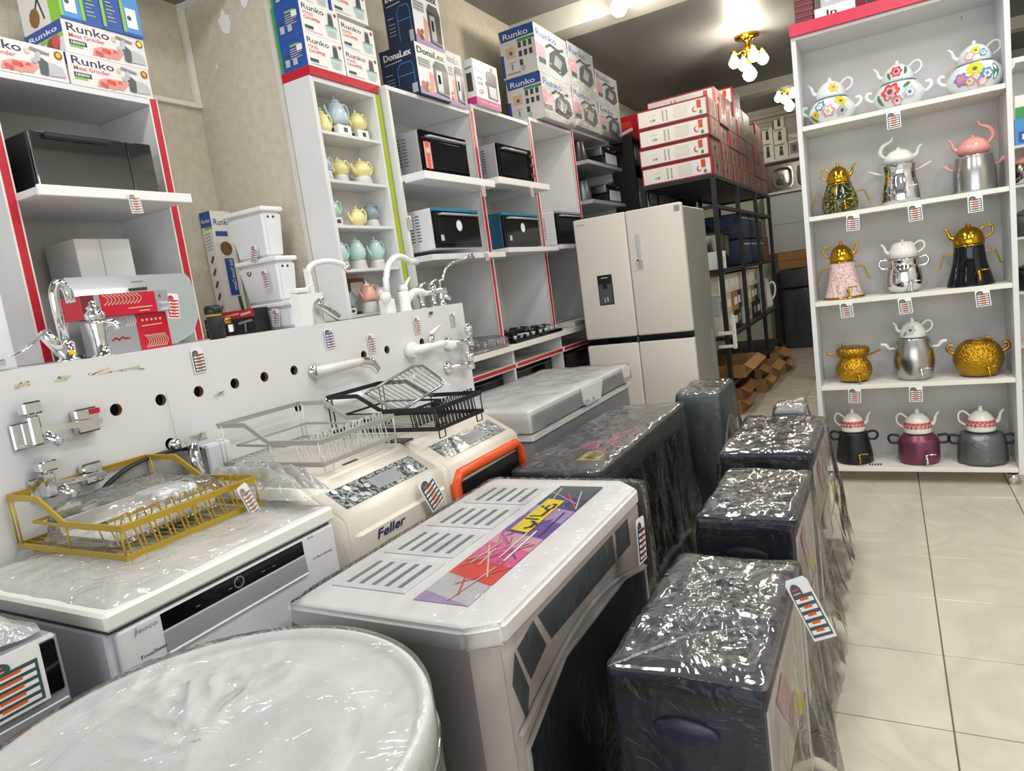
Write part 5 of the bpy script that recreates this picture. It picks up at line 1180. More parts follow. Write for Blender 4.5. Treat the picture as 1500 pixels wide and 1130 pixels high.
for k, (ya, yb, zz, lb) in enumerate(((3.03, 3.67, .67, 'black glass oven panel in the first red edged opening'), (3.73, 4.39, .67, 'black panel with pale knobs in the second red edged opening'), (3.73, 4.39, .41, 'film wrapped black panel in the lower second opening'), (3.03, 3.67, .41, 'black glass oven panel in the lower first opening'), (4.45, 5.19, .67, 'black panel in the third red edged opening by the refrigerator'))):
    t = thing('built_in_oven', lb, 'oven', (-2.2, (ya + yb) / 2, zz + .0135))
    hh = .17 if zz > .5 else .2
    b = MB(); b.box(-2.42, ya + .01, zz + .0135, -2.12, yb - .01, zz + hh, 'black_gloss', .004); b.build('body', t)
    b = MB(); b.tube([(-2.12, ya + .06, zz + hh - .03), (-2.10, ya + .06, zz + hh - .03), (-2.10, yb - .06, zz + hh - .03), (-2.12, yb - .06, zz + hh - .03)], .006, 'dsteel', 6); b.build('handle', t)
    if k == 1:
        for q in range(5): b = MB(); b.cyl((-2.12, ya + .16 + .06 * q, zz + .08), (-2.11, ya + .16 + .06 * q, zz + .08), .012, 'lgrey', 10); b.build('knob', t)
# ================================================================== samovars and kettles
def sprof(pr, z):
    for (r0, z0), (r1, z1) in zip(pr[:-1], pr[1:]):
        if z0 <= z <= z1 and z1 > z0: return r0 + (r1 - r0) * (z - z0) / (z1 - z0)
    return pr[-1][0]
def smoothp(pts, n=5):
    out = []
    for i in range(len(pts) - 1):
        p0 = pts[max(i - 1, 0)]; p1 = pts[i]; p2 = pts[i + 1]; p3 = pts[min(i + 2, len(pts) - 1)]
        for k in range(n):
            t = k / n
            out.append(tuple(.5 * (2 * p1[a] + (p2[a] - p0[a]) * t + (2 * p0[a] - 5 * p1[a] + 4 * p2[a] - p3[a]) * t * t + (3 * p1[a] - p0[a] - 3 * p2[a] + p3[a]) * t ** 3) for a in (0, 1)))
    out.append(pts[-1]); return [(max(r, .001), z) for r, z in out]
def decal(mb, pr, th, z, pts, m, e):
    c = []
    for s, q in pts:
        zz = z + q; r = sprof(pr, zz); a = th + s / max(r, .03); c.append(((r + e) * math.cos(a), (r + e) * math.sin(a), zz))
    zz = z; r = sprof(pr, z); ctr = ((r + e) * math.cos(th), (r + e) * math.sin(th), z)
    mb.add([ctr] + c, [(0, i + 1, (i + 1) % len(c) + 1) for i in range(len(c))], m, True)
def flower(mb, pr, th, z, R, m, mc, n=6, e=.0025):
    pts = [(R * (.72 + .3 * abs(math.cos(n * a / 2))) * math.cos(a), R * (.72 + .3 * abs(math.cos(n * a / 2))) * math.sin(a)) for a in [2 * PI * k / 40 for k in range(40)]]
    decal(mb, pr, th, z, pts, m, e); decal(mb, pr, th, z, [(x * .6 + .002, y * .6 - .002) for x, y in pts], 'fl_pink' if m in ('fl_red', 'fl_lil') else 'white' if m in ('fl_pink', 'fl_blue', 'tea_blue') else m, e + .0004); decal(mb, pr, th, z, [(R * .28 * math.cos(a), R * .28 * math.sin(a)) for a in [2 * PI * k / 10 for k in range(10)]], mc, e + .0008)
def leaf(mb, pr, th, z, L, ang, m, e=.0018):
    pts = []
    for k in range(12):
        a = 2 * PI * k / 12; u, v = L * math.cos(a), L * .35 * math.sin(a); pts.append((u * math.cos(ang) - v * math.sin(ang), u * math.sin(ang) + v * math.cos(ang)))
    decal(mb, pr, th, z, pts, m, e)
def spigot(t, r, z, m, hm, th=-PI / 2):
    c, s = math.cos(th), math.sin(th)
    b = MB(); b.tube([(c * (r - .01), s * (r - .01), z), (c * (r + .025), s * (r + .025), z), (c * (r + .032), s * (r + .032), z - .012), (c * (r + .034), s * (r + .034), z - .034)], [.006, .006, .006, .005], m, 8); b.cyl((c * (r + .022), s * (r + .022), z - .008), (c * (r + .022), s * (r + .022), z + .016), .007, m, 8); sp_ = b.build('spigot', t, True)
    b = MB(); k = (c * (r + .022), s * (r + .022)); b.tube([(k[0], k[1], z + .017), (k[0] + .045, k[1], z + .02)], .004, hm, 6); b.build('spigot_lever', sp_, True)
def side_handles(t, kind, r, z, m, m2=None):
    for s in (-1, 1):
        b = MB()
        if kind == 'stick': b.tube([(s * (r - .005), 0, z), (s * (r + .03), 0, z + .012), (s * (r + .068), -.005, z + .03)], [.004, .007, .006], m, 8)
        elif kind == 'bent': b.tube([(s * (r - .005), 0, z), (s * (r + .035), 0, z + .004), (s * (r + .045), 0, z - .01), (s * (r + .062), 0, z - .06), (s * (r + .074), 0, z - .068)], .004, m, 8)
        elif kind == 'horn': b.tube([(s * (r - .005), 0, z), (s * (r + .025), 0, z), (s * (r + .04), 0, z + .02), (s * (r + .065), 0, z + .026)], [.005, .008, .011, .008], m, 8)
        elif kind == 'wing': b.tube([(s * (r - .005), 0, z), (s * (r + .012), 0, z + .002), (s * (r + .038), 0, z + .024)], [.004, .006, .014], m, 8, False, (1, .5))
        elif kind == 'loop': b.tube([(s * (r - .008), 0, z + .03), (s * (r + .03), 0, z + .036), (s * (r + .045), 0, z + .015), (s * (r + .03), 0, z - .01), (s * (r - .005), 0, z - .008)], .007, m, 8)
        elif kind == 'curl': b.tube([(s * (r - .005), 0, z - .02), (s * (r + .018), 0, z - .014), (s * (r + .034), 0, z + .006), (s * (r + .026), 0, z + .026), (s * (r + .008), 0, z + .022)], .009, m, 8)
        b.build('side_handle', t, True)
SG = 'samovars and pots on the tall right cabinet'; KG = 'small teapots on top of the samovars'
def samovar(label, p, prof, m, handles, hm, tap=None, tm='gold', rot=0, base=None, flute=0, deco=None, rim=None):
    t = thing('samovar', label, 'samovar', p, rot, SG)
    pr = smoothp(prof); zt = pr[-1][1]
    b = MB(); b.lathe(pr + [(.001, zt)], m, n=40, flute=flute, fa=.018 if flute else 0); b.build('body', t, True)
    if rim: b = MB(); r = pr[-1][0]; b.tube([(r * math.cos(2 * PI * q / 32), r * math.sin(2 * PI * q / 32), zt) for q in range(32)], .004, rim, 6, True); b.build('rim', t, True)
    if base: b = MB(); r = pr[0][0]; b.lathe([(r + .006, 0), (r + .006, .006), (r, .012), (.001, .012)], base, n=32); b.build('base', t, True)
    if handles: side_handles(t, handles[0], sprof(pr, handles[1]), handles[1], hm)
    if tap: spigot(t, sprof(pr, tap), tap, tm, tm if tm != 'brass' else 'cardboard', -PI / 2 + .25)
    if deco:
        b = MB(); deco(b, pr); b.build('flower_print', t, True)
    return t
def kettle(label, p, r, h, m, sd=1, rot=0, kind='dome', deco=None, spout_m=None, lid=True):
    t = thing('small_teapot', label, 'teapot', p, rot, KG)
    if kind == 'dome': prof = [(r * .92, 0), (r, h * .06), (r * .97, h * .3), (r * .78, h * .58), (r * .42, h * .78), (r * .2, h * .82)]
    elif kind == 'jug': prof = [(r * .9, 0), (r, h * .25), (r * .85, h * .6), (r * .74, h * .75), (r * .7, h * .8)]
    else: prof = [(r * .8, 0), (r, h * .2), (r * .98, h * .4), (r * .7, h * .66), (r * .55, h * .72)]
    pr = smoothp(prof); zt = pr[-1][1]
    b = MB(); b.lathe(pr + [(.001, zt)], m, n=32); b.build('body', t, True)
    b = MB(); b.lathe([(pr[-1][0], zt), (pr[-1][0] * .8, zt + h * .06), (r * .12, zt + h * .09), (r * .1, zt + h * .12), (r * .16, zt + h * .16), (.001, zt + h * .2)], m, n=16); b.build('lid', t, True)
    b = MB(); b.tube([(sd * r * .85, 0, h * .3), (sd * r * 1.15, 0, h * .42), (sd * r * 1.28, 0, h * .7), (sd * r * 1.5, 0, h * .86)], [r * .2, r * .14, r * .1, r * .07], spout_m or m, 8); b.build('spout', t, True)
    b = MB()
    if kind == 'up': b.tube([(-sd * r * .9, 0, h * .45), (-sd * r * 1.2, 0, h * .75), (-sd * r * 1.0, 0, h * 1.1), (-sd * r * .45, 0, h * 1.3), (-sd * r * .35, 0, h * 1.5)], [r * .1, r * .17, r * .16, r * .1, r * .06], m, 8)
    else: b.tube([(-sd * r * .7, 0, h * .62), (-sd * r * 1.15, 0, h * .82), (-sd * r * 1.45, 0, h * .7), (-sd * r * 1.42, 0, h * .42), (-sd * r * 1.0, 0, h * .22)], r * .08, m, 8)
    b.build('handle', t, True)
    if deco: b = MB(); deco(b, pr); b.build('flower_print', t, True)
    return t
Y = 4.27
fr = -PI / 2
POT = [(.062, 0), (.085, .01), (.112, .045), (.112, .08), (.085, .118), (.077, .125)]
def d1(b, pr): flower(b, pr, fr - .5, .09, .028, 'fl_blue', 'fl_yel'); flower(b, pr, fr + .5, .095, .03, 'fl_yel', 'fl_green'); flower(b, pr, fr - .1, .055, .034, 'fl_pink', 'fl_yel'); flower(b, pr, fr + .5, .045, .03, 'lgrey', 'dgrey'); flower(b, pr, fr - .7, .05, .022, 'fl_yel', 'fl_red'); leaf(b, pr, fr - .9, .03, .03, 2.2, 'fl_green')
def d2(b, pr): flower(b, pr, fr - .35, .08, .045, 'fl_red', 'maroon'); flower(b, pr, fr + .4, .06, .032, 'tea_blue', 'fl_blue'); flower(b, pr, fr - .1, .03, .025, 'fl_pink', 'fl_red'); leaf(b, pr, fr + .35, .10, .024, .6, 'fl_green'); leaf(b, pr, fr - .85, .05, .03, 1.8, 'fl_green')
def d3(b, pr): flower(b, pr, fr - .1, .098, .036, 'fl_yel', 'fl_green', 9); flower(b, pr, fr + .3, .065, .03, 'fl_blue', 'fl_lil'); flower(b, pr, fr - .6, .06, .034, 'fl_lil', 'fl_pink'); flower(b, pr, fr - .3, .045, .026, 'fl_pink', 'fl_yel'); flower(b, pr, fr + .15, .035, .026, 'fl_pink', 'white'); leaf(b, pr, fr + .65, .07, .04, 1.5, 'fl_green')
def k1(b, pr): flower(b, pr, fr + .3, .045, .026, 'fl_yel', 'fl_lil')
def k2(b, pr): flower(b, pr, fr - .1, .045, .028, 'fl_red', 'maroon'); leaf(b, pr, fr + .55, .045, .022, 1.2, 'fl_green'); leaf(b, pr, fr - .6, .03, .02, 2.0, 'fl_green')
def k3(b, pr): flower(b, pr, fr, .05, .022, 'fl_yel', 'fl_green'); flower(b, pr, fr - .4, .03, .024, 'fl_pink', 'fl_yel'); flower(b, pr, fr + .4, .035, .02, 'fl_blue', 'fl_lil')
z = SZ[0] + .001
for x, dd, kd, lb, kl, hk, sc_ in ((-.215, d1, k1, 'white enamel pot with blue and yellow flowers, left on the top shelf', 'white teapot with a small yellow flower, top shelf left', -1, 1), (.10, d2, k2, 'white enamel pot with a large red flower, middle of the top shelf', 'white teapot with a red flower, top shelf middle', -1, 1.02), (.43, d3, k3, 'white enamel pot with yellow and lilac flowers, right on the top shelf', 'white teapot with small mixed flowers, top shelf right', -1, 1.06)):
    t = samovar(lb, (x, Y, z), [(a * sc_, c * sc_) for a, c in POT], 'enamel', ('curl', .085), 'enamel', None, deco=dd, rim='dsteel'); t.name = 'enamel_pot'
    kettle(kl, (x, Y, z + .131 * sc_), .072, .108, 'enamel', hk, 0, 'dome', kd)
z = SZ[1] + .001
samovar('dark green and gold marbled samovar, left on the second shelf', (-.205, Y, z), [(.078, 0), (.09, .03), (.088, .08), (.07, .13), (.062, .155)], 'marble_green', ('bent', .10), 'brass', .045, 'gold', rim='gold')
kettle('gold teapot on the green marbled samovar', (-.205, Y, z + .16), .058, .108, 'gold', 1)
samovar('steel samovar wrapped in film under the cream teapot, second shelf', (.085, Y, z), [(.085, 0), (.092, .02), (.088, .08), (.076, .15), (.08, .185), (.084, .198)], 'chrome', ('stick', .16), 'silver_wire', .06, 'silver_wire', flute=14)
kettle('cream teapot with a tall upswept handle, second shelf', (.085, Y, z + .2), .07, .098, 'porcelain', 1, 0, 'up')
samovar('steel pot with pink winged handles, right on the second shelf', (.41, Y, z), [(.09, 0), (.094, .01), (.092, .10), (.082, .16), (.08, .175)], 'steel', ('wing', .125), 'peach_pink', None, rim='chrome')
kettle('pink teapot with curved handle, second shelf right', (.41, Y, z + .18), .07, .11, 'peach_pink', -1, 0, 'up')
z = SZ[2] + .001
samovar('pink marbled flared samovar under a gold teapot, left on the third shelf', (-.215, Y, z), [(.10, 0), (.098, .01), (.08, .08), (.066, .15), (.062, .20)], 'marble_pink', ('bent', .165), 'brass', .045, 'brass', base='brass', rim='gold')
kettle('gold teapot on the pink marbled samovar', (-.215, Y, z + .205), .06, .108, 'gold', 1)
samovar('round bellied chrome samovar under a cream jug, middle of the third shelf', (.08, Y, z), [(.062, 0), (.078, .02), (.086, .06), (.08, .12), (.07, .15), (.074, .175)], 'chrome', ('loop', .145), 'chrome', .04, 'chrome', rim='chrome')
t = kettle('cream marbled jug with an angular handle on the chrome samovar', (.08, Y, z + .18), .068, .10, 'porcelain', -1, 0, 'jug')
samovar('glossy black flared samovar under a gold teapot, right on the third shelf', (.375, Y, z), [(.105, 0), (.104, .01), (.088, .07), (.074, .13), (.066, .205)], 'black_pot', ('bent', .165), 'brass', .06, 'gold', rim='gold')
kettle('gold teapot on the glossy black samovar', (.375, Y, z + .21), .07, .108, 'gold', -1)
z = SZ[3] + .001
t = samovar('embossed gold pot with flared collar, left on the fourth shelf', (-.19, Y, z), [(.05, 0), (.075, .012), (.092, .055), (.088, .095), (.07, .125), (.068, .14), (.085, .165), (.08, .19), (.05, .20)], 'gold_orn', ('stick', .14), 'brass', .035, 'gold')
b = MB(); b.tube([(-.05, -.02, .2), (-.055, -.02, .212), (-.045, -.02, .222), (-.035, -.02, .212), (-.042, -.02, .203)], .004, 'brass', 6); b.build('lid_ring', t, True)
samovar('barrel shaped brushed steel samovar with white handles, fourth shelf middle', (.105, Y, z), [(.075, 0), (.085, .015), (.098, .09), (.092, .16), (.078, .215), (.075, .22)], 'steel', ('horn', .17), 'white', .05, 'chrome', rim='chrome')
kettle('white teapot with a dark line drawing on the barrel samovar', (.105, Y, z + .225), .062, .105, 'porcelain', -1, 0, 'dome', lambda b, pr: (flower(b, pr, fr - .2, .045, .026, 'lgrey', 'dgrey'), leaf(b, pr, fr - .6, .03, .02, 1.0, 'grey')))
t = samovar('wide embossed gold pot, right on the fourth shelf', (.395, Y, z), [(.06, 0), (.085, .012), (.112, .07), (.112, .11), (.095, .15), (.078, .172), (.06, .18)], 'gold_orn', ('curl', .14), 'brass', .045, 'gold', rim='brass')
b = MB(); b.tube([(.03, -.02, .18), (.035, -.02, .2), (.05, -.02, .205), (.058, -.02, .192), (.045, -.02, .182)], .006, 'brass', 6); b.build('lid_ring', t, True)
z = SZ[4] + .001
def kd(b, pr):
    for k in range(9):
        th = fr + (k - 4) * .32; flower(b, pr, th, .045, .013, 'fl_red', 'beige', 4); decal(b, pr, th, .058, [(.012, .003), (-.012, .003), (-.012, -.003), (.012, -.003)], 'meat', .002); leaf(b, pr, th + .16, .034, .008, 1.57, 'brass')
samovar('dull black samovar with brass spigot, left on the bottom shelf', (-.215, Y, z), [(.09, 0), (.096, .01), (.092, .06), (.08, .13), (.074, .165), (.07, .175)], 'black_enamel', ('loop', .14), 'black', .05, 'brass')
kettle('white teapot with red band on the black samovar, bottom shelf left', (-.215, Y, z + .18), .062, .125, 'porcelain', 1, 0, 'dome', kd)
samovar('plum coloured samovar with black handles, middle of the bottom shelf', (.105, Y, z), [(.09, 0), (.10, .015), (.102, .08), (.098, .125), (.08, .15), (.072, .16)], 'plum', ('loop', .115), 'black', .05, 'chrome')
kettle('white teapot with red band on the plum samovar, bottom shelf middle', (.105, Y, z + .165), .068, .13, 'porcelain', 1, 0, 'dome', kd)
t = samovar('dark grey samovar in clear film, right on the bottom shelf', (.395, Y, z), [(.09, 0), (.104, .015), (.106, .08), (.10, .125), (.085, .155), (.075, .165)], 'graphite', ('loop', .11), 'black', None)
b = MB(); b.lathe(smoothp([(.115, .002), (.112, .08), (.106, .13), (.09, .16)]), 'film_soft', n=40, flute=9, fa=.03); b.build('plastic_wrap', t, True)
kettle('white teapot with red band on the grey samovar, bottom shelf right', (.395, Y, z + .17), .068, .13, 'porcelain', 1, 0, 'dome', kd)
PCL = (('price card hanging from the top shelf below the red flowered pot', .069, 1.955), ('price card below the green marbled samovar', -.141, 1.478), ('price card below the film wrapped steel samovar', .14, 1.482), ('price card below the pink handled pot', .396, 1.482), ('price card below the pink marbled samovar', -.204, 1.02), ('price card below the round chrome samovar', .072, 1.012), ('price card below the glossy black samovar', .409, 1.015), ('price card below the embossed gold pot with collar', -.188, .545), ('price card below the barrel samovar', .103, .54))
for lb, x, zz in PCL: price_card(lb, (x, 4.136, zz + .005), 'y-', .062, .085, random.uniform(-.06, .08), .04)
t = thing('price_card', 'price card lying flat beside the black samovar on the bottom shelf', 'price card', (-.11, 4.20, .0945)); b = MB(); b.box(-.15, 4.165, .0945, -.07, 4.215, .0955, 'white'); b.build('card', t); b = MB(); F = Face(b, (-.148, 4.167, .0957), (1, 0, 0), (0, 1, 0), .076, .046)
for q in range(5): F.rect(.08 + .18 * q, .1, .2 + .18 * q, .9, 'dgreen')
b.build('printed_panel', t)
# on top of the tall cabinet
t = thing('crate', 'maroon woven basket on top of the tall samovar cabinet', 'basket', (-.3, 4.28, 2.496))
b = MB(); b.box(-.355, 4.18, 2.496, -.265, 4.40, 2.70, 'maroon', .004); b.build('body', t)
b = MB()
for q in range(7): b.tube([(-.356, 4.179, 2.51 + .028 * q), (-.264, 4.179, 2.51 + .028 * q)], .004, 'boxbrown', 4)
b.build('weave', t)
carton('white carton with black letters on top of the tall samovar cabinet', -.26, 4.17, 2.4955, -.07, 4.36, 2.552, 'white', {'y-': lambda F: F.text('Jn', .25, .2, .5, 'black', .3)})
carton('second white carton on top of the tall samovar cabinet', -.23, 4.2, 2.553, -.02, 4.38, 2.70, 'lgrey', {'y-': lambda F: F.rect(.1, .2, .6, .8, 'appl_side')})

# ================================================================== black iron rack with brown cartons
t = thing('iron_rack', 'black iron rack carrying the stacked red edged cartons', 'rack', (-1.5, 7.4, 0))
RX0, RX1, RY0, RY1, RZ = -1.79, -1.205, 5.92, 9.0, 2.045
for x in (RX0, RX1):
    for y in (RY0, 6.95, 8.0, RY1):
        MB().box(x - .018, y - .018, 0, x + .018, y + .018, RZ - .03, 'iron').build('post', t)
for z in (RZ, 1.80, 1.27, .70, .30):
    b = MB()
    for x in (RX0, RX1): b.box(x - .015, RY0, z - .03, x + .015, RY1, z, 'iron')
    for y in (RY0, RY1): b.box(RX0, y - .015, z - .03, RX1, y + .015, z, 'iron')
    b.build('shelf_frame', t)
    if z not in (1.80,): MB().box(RX0 + .01, RY0 + .01, z - .012, RX1 - .01, RY1 - .01, z - .002, 'iron' if z < 2 else 'dgrey').build('shelf_board', t)
def bfront(F):
    F.rect(0, 0, 1, 1, 'maroon').rect(.0, .06, 1, .94, 'crimson').rect(.015, .1, .975, .9, 'paper')
    for q in range(7):
        for s in range(2): F.rect(.36 + .055 * s, .2 + .085 * q, .385 + .055 * s, .24 + .085 * q, 'dgrey'); F.o -= .0003
    F.disc(.2, .35, .02, 'lgrey', 8).disc(.24, .35, .02, 'grey', 8).line([(.16, .6), (.28, .62)], .003, 'lgrey').rect(.52, .2, .72, .8, 'offwhite').rect(.85, .45, .91, .86, 'tomato').disc(.82, .42, .035, 'pinkred', 10, .16).disc(.83, .44, .025, 'paper', 10, .12).disc(.9, .24, .022, 'green', 10, .11)
def bside(F):
    F.rect(.02, .04, .98, .96, 'boxbrown').disc(.45, .5, .10, 'black', 10, .12)
    for q in range(5): F.line([(.1 + .17 * q, .1), (.14 + .17 * q, .9)], .012, 'silver_paint' if q % 2 else 'maroon')
    F.line([(.04, .05), (.04, .95)], .02, 'maroon')
base = None; LV = ('lowest', 'second', 'third', 'fourth', 'fifth', 'sixth'); RW = ('nearest', 'second', 'third', 'fourth', 'fifth', 'sixth', 'seventh')
cnt = (4, 5, 5, 6, 5, 4, 5)
for k in range(7):
    for q in range(cnt[k]):
        y0 = 5.935 + .435 * k; z0 = RZ + .001 + .157 * q
        lb = '%s brown carton with white red edged front in the %s stack on the iron rack' % (LV[q], RW[k])
        x1 = RX1 + .004 + (.0 if q < 4 else -.03)
        if base is None:
            base = carton(lb, RX0, y0, z0, x1, y0 + .425, z0 + .154, 'boxbrown', {'y-': bfront, 'x+': bside}, group='brown cartons stacked on the iron rack')
            bl = base.location.copy()
        else:
            dup(base, (bl.x - (.0 if q < 4 else .02) + random.uniform(-.008, .008), bl.y + .435 * k, bl.z + .157 * q), random.uniform(-.012, .012), lb)
# things on the rack
t = thing('stock_pot', 'large steel stock pot with dark lid on the rack behind the refrigerator', 'pot', (-1.42, 6.45, 1.27))
b = MB(); b.lathe([(.12, 0), (.15, .01), (.15, .30), (.155, .305), (.001, .305)], 'steel', (-1.42, 6.45, 1.2695)); b.build('body', t); b = MB(); b.lathe([(.19, .306), (.18, .325), (.06, .36), (.001, .365)], 'black', (-1.42, 6.45, 1.2695)); b.tube([(-1.47, 6.45, 1.625), (-1.47, 6.45, 1.67), (-1.37, 6.45, 1.67), (-1.37, 6.45, 1.625)], .012, 'black', 6); b.build('lid', t)
t = dup(t, (-1.47, 6.97, 1.27), 0, 'second steel stock pot with dark lid, deeper in the rack')
BL = ('dark blue wrapped bundle', 'dark wrapped carton with a pale band')
k = 0
for y in (7.5, 7.95, 8.4):
    for q in range(2):
        t = thing('wrapped_bundle', ('lower' if q == 0 else 'upper') + ' dark blue film wrapped bundle on the rack, ' + ('nearest', 'middle', 'farthest')[k // 2] + ' pair', 'bundle', (-1.48, y, 1.2695 + .265 * q)); k += 1
        b = MB(); b.box(-1.74, y - .19, 1.2695 + .263 * q, -1.245, y + .19, 1.2695 + .263 * q + .26, 'dblue', .02); b.build('body', t)
        b = MB(); b.box(-1.2449, y - .17, 1.2695 + .263 * q + .2, -1.240, y + .17, 1.2695 + .263 * q + .215, 'lgrey'); b.build('tape', t)
carton('red striped carton on the upper rack shelf near the far end', -1.70, 8.62, 1.2695, -1.24, 8.97, 1.55, 'cardboard_d', {'x+': lambda F: [F.line([(.05, .15 + .17 * q), (.95, .15 + .17 * q)], .02, 'maroon' if q % 2 else 'dgrey') for q in range(5)]})
carton('white carton on the upper rack shelf nearest the refrigerator', -1.45, 5.96, 1.2695, -1.22, 6.24, 1.42, 'paper', {'x+': lambda F: F.rect(.3, .3, .7, .7, 'lgrey')})
random.seed(11); cols = ['cream', 'offwhite', 'dblue', 'beige', 'cream', 'lgrey', 'black_matt', 'offwhite', 'beige', 'dblue', 'cream', 'cardboard']
cbase = {}
names = ('near', 'second', 'third', 'fourth', 'fifth', 'sixth', 'seventh', 'eighth', 'ninth', 'tenth', 'eleventh')
for k in range(10):
    for q in range(3):
        y = 6.0 + .26 * k; m = cols[(k * 3 + q * 5) % 12]
        z0 = .6985 + .172 * q
        t = thing('small_carton', '%s small carton of the %s column on the middle rack shelf' % (('bottom', 'middle', 'top')[q], names[k]), 'carton', (-1.34, y + .12, z0), 0, 'small cartons on the middle rack shelf')
        xr_ = -1.24 - random.random() * .03
        MB().box(-1.50, y, z0, xr_, y + .245, z0 + .17, m, .003).build('carton_body', t)
        b = MB(); b.box(xr_, y + .05, z0 + .05, xr_ + .0015, y + .19, z0 + .12, random.choice(('white', 'grey', 'paper'))); b.build('label_panel', t)
carton('orange brown carton on the middle rack shelf top', -1.45, 5.97, 1.215, -1.23, 6.22, 1.255, 'cardboard', {})
t = thing('kettle', 'white kettle with looped handle at the far end of the middle rack shelf', 'kettle', (-1.33, 8.76, .6985))
b = MB(); b.lathe([(.10, 0), (.12, .05), (.09, .3), (.08, .36), (.001, .38)], 'white', (-1.33, 8.76, .699)); b.build('body', t); b = MB(); b.tube([(-1.25, 8.76, .99), (-1.20, 8.76, 1.01), (-1.175, 8.76, .95), (-1.19, 8.76, .85), (-1.23, 8.76, .80)], .012, 'white', 8); b.build('handle', t)
# cardboard trays on the floor
def tray(label, x0, y0, z0, x1, y1, h, m='cardboard'):
    t = thing('cardboard_tray', label, 'carton', ((x0 + x1) / 2, (y0 + y1) / 2, z0), 0, 'open cardboard trays on the floor under the rack')
    e = .012
    b = MB(); b.box(x0, y0, z0, x1, y1, z0 + .006, m); b.build('bottom', t)
    for a in ((x0, y0, x0 + e, y1), (x1 - e, y0, x1, y1), (x0 + e, y0, x1 - e, y0 + e), (x0 + e, y1 - e, x1 - e, y1)):
        b = MB(); b.box(a[0], a[1], z0 + .0062, a[2], a[3], z0 + h, m); b.build('side', t)
    b = MB(); b.hexa([(x1, y0 + .02, z0 + h - .006), (x1, y1 - .02, z0 + h - .006), (x1, y1 - .02, z0 + h - .001), (x1, y0 + .02, z0 + h - .001)], [(x1 + .07, y0 + .03, z0 + h - .05), (x1 + .07, y1 - .03, z0 + h - .05), (x1 + .07, y1 - .03, z0 + h - .045), (x1 + .07, y0 + .03, z0 + h - .045)], m); b.build('flap', t)
TL = ('bottom cardboard tray nearest the rack post', 'second cardboard tray nearest the rack post', 'torn third cardboard tray nearest the rack post', 'long lower tray in the middle of the pile', 'long upper tray in the middle of the pile', 'flat cardboard tray on the far end of the pile', 'far cardboard tray lying towards the aisle', 'upper far cardboard tray')
for lb, a in zip(TL, ((-1.70, 6.0, .001, -1.16, 6.55, .13), (-1.72, 6.02, .132, -1.15, 6.58, .10), (-1.74, 6.1, .312, -1.12, 6.9, .11), (-1.70, 6.985, .001, -1.10, 7.33, .14), (-1.68, 6.98, .142, -1.14, 7.34, .10), (-1.68, 7.36, .001, -1.08, 7.96, .20), (-1.62, 8.09, .001, -1.05, 8.65, .12), (-1.66, 8.06, .122, -1.10, 8.6, .12))):
    tray(lb, *a, m='cardboard' if random.random() < .6 else 'cardboard_d')
# white door handle shaped bracket beside the fridge
t = thing('bracket', 'white rectangular bracket hanging on the rack post beside the refrigerator', 'bracket', (-1.12, 5.88, .72))
b = MB(); b.box(-1.15, 5.86, .60, -1.12, 5.89, .88, 'white', .004); b.box(-1.27, 5.865, .72, -1.15, 5.885, .75, 'white', .003); b.box(-1.27, 5.865, .61, -1.15, 5.885, .635, 'white', .003); b.build('frame', t)

# ================================================================== back wall
t = thing('mounted_shelf', 'white wall shelf of black and white cartons above the steel sinks', 'shelf', (-1.1, 10.85, 2.62)); MB().box(-1.55, 10.68, 2.62, .6, 10.998, 2.65, 'melamine', .003).build('board', t)
t = thing('mounted_shelf', 'white wall shelf on which the steel sinks stand', 'shelf', (-1.1, 10.85, 2.17)); MB().box(-1.55, 10.68, 2.17, .6, 10.998, 2.2, 'melamine', .003).build('board', t)
def mixprint(F):
    F.line([(.4, .2), (.45, .75), (.55, .75), (.6, .2)], .02, 'dgrey').rect(.42, .2, .58, .5, 'black').line([(.1, .9), (.7, .9)], .02, 'grey')
for lb, x0, z0, w, h, tx in (('lower left white carton on the upper wall shelf', -1.46, 2.651, .15, .25, 0), ('upper left white carton on the upper wall shelf', -1.45, 2.902, .14, .2, 0), ('lower middle white carton on the upper wall shelf', -1.30, 2.651, .18, .21, 0), ('middle white carton of the tower on the upper wall shelf', -1.30, 2.862, .17, .2, 0), ('topmost white carton of the tower on the upper wall shelf', -1.28, 3.063, .13, .15, 0), ('black and white carton at the right end of the upper wall shelf', -1.11, 2.651, .16, .30, 1), ('further white carton hidden behind the samovar cabinet', -.93, 2.651, .2, .3, 0)):
    carton(lb, x0, 10.72, z0, x0 + w, 10.95, z0 + h, 'paper', {'y-': (lambda F: F.rect(.1, .1, .9, .6, 'grey').rect(.3, .2, .6, .5, 'dgrey').text('Don', .1, .72, .16, 'black', .6)) if tx else mixprint})
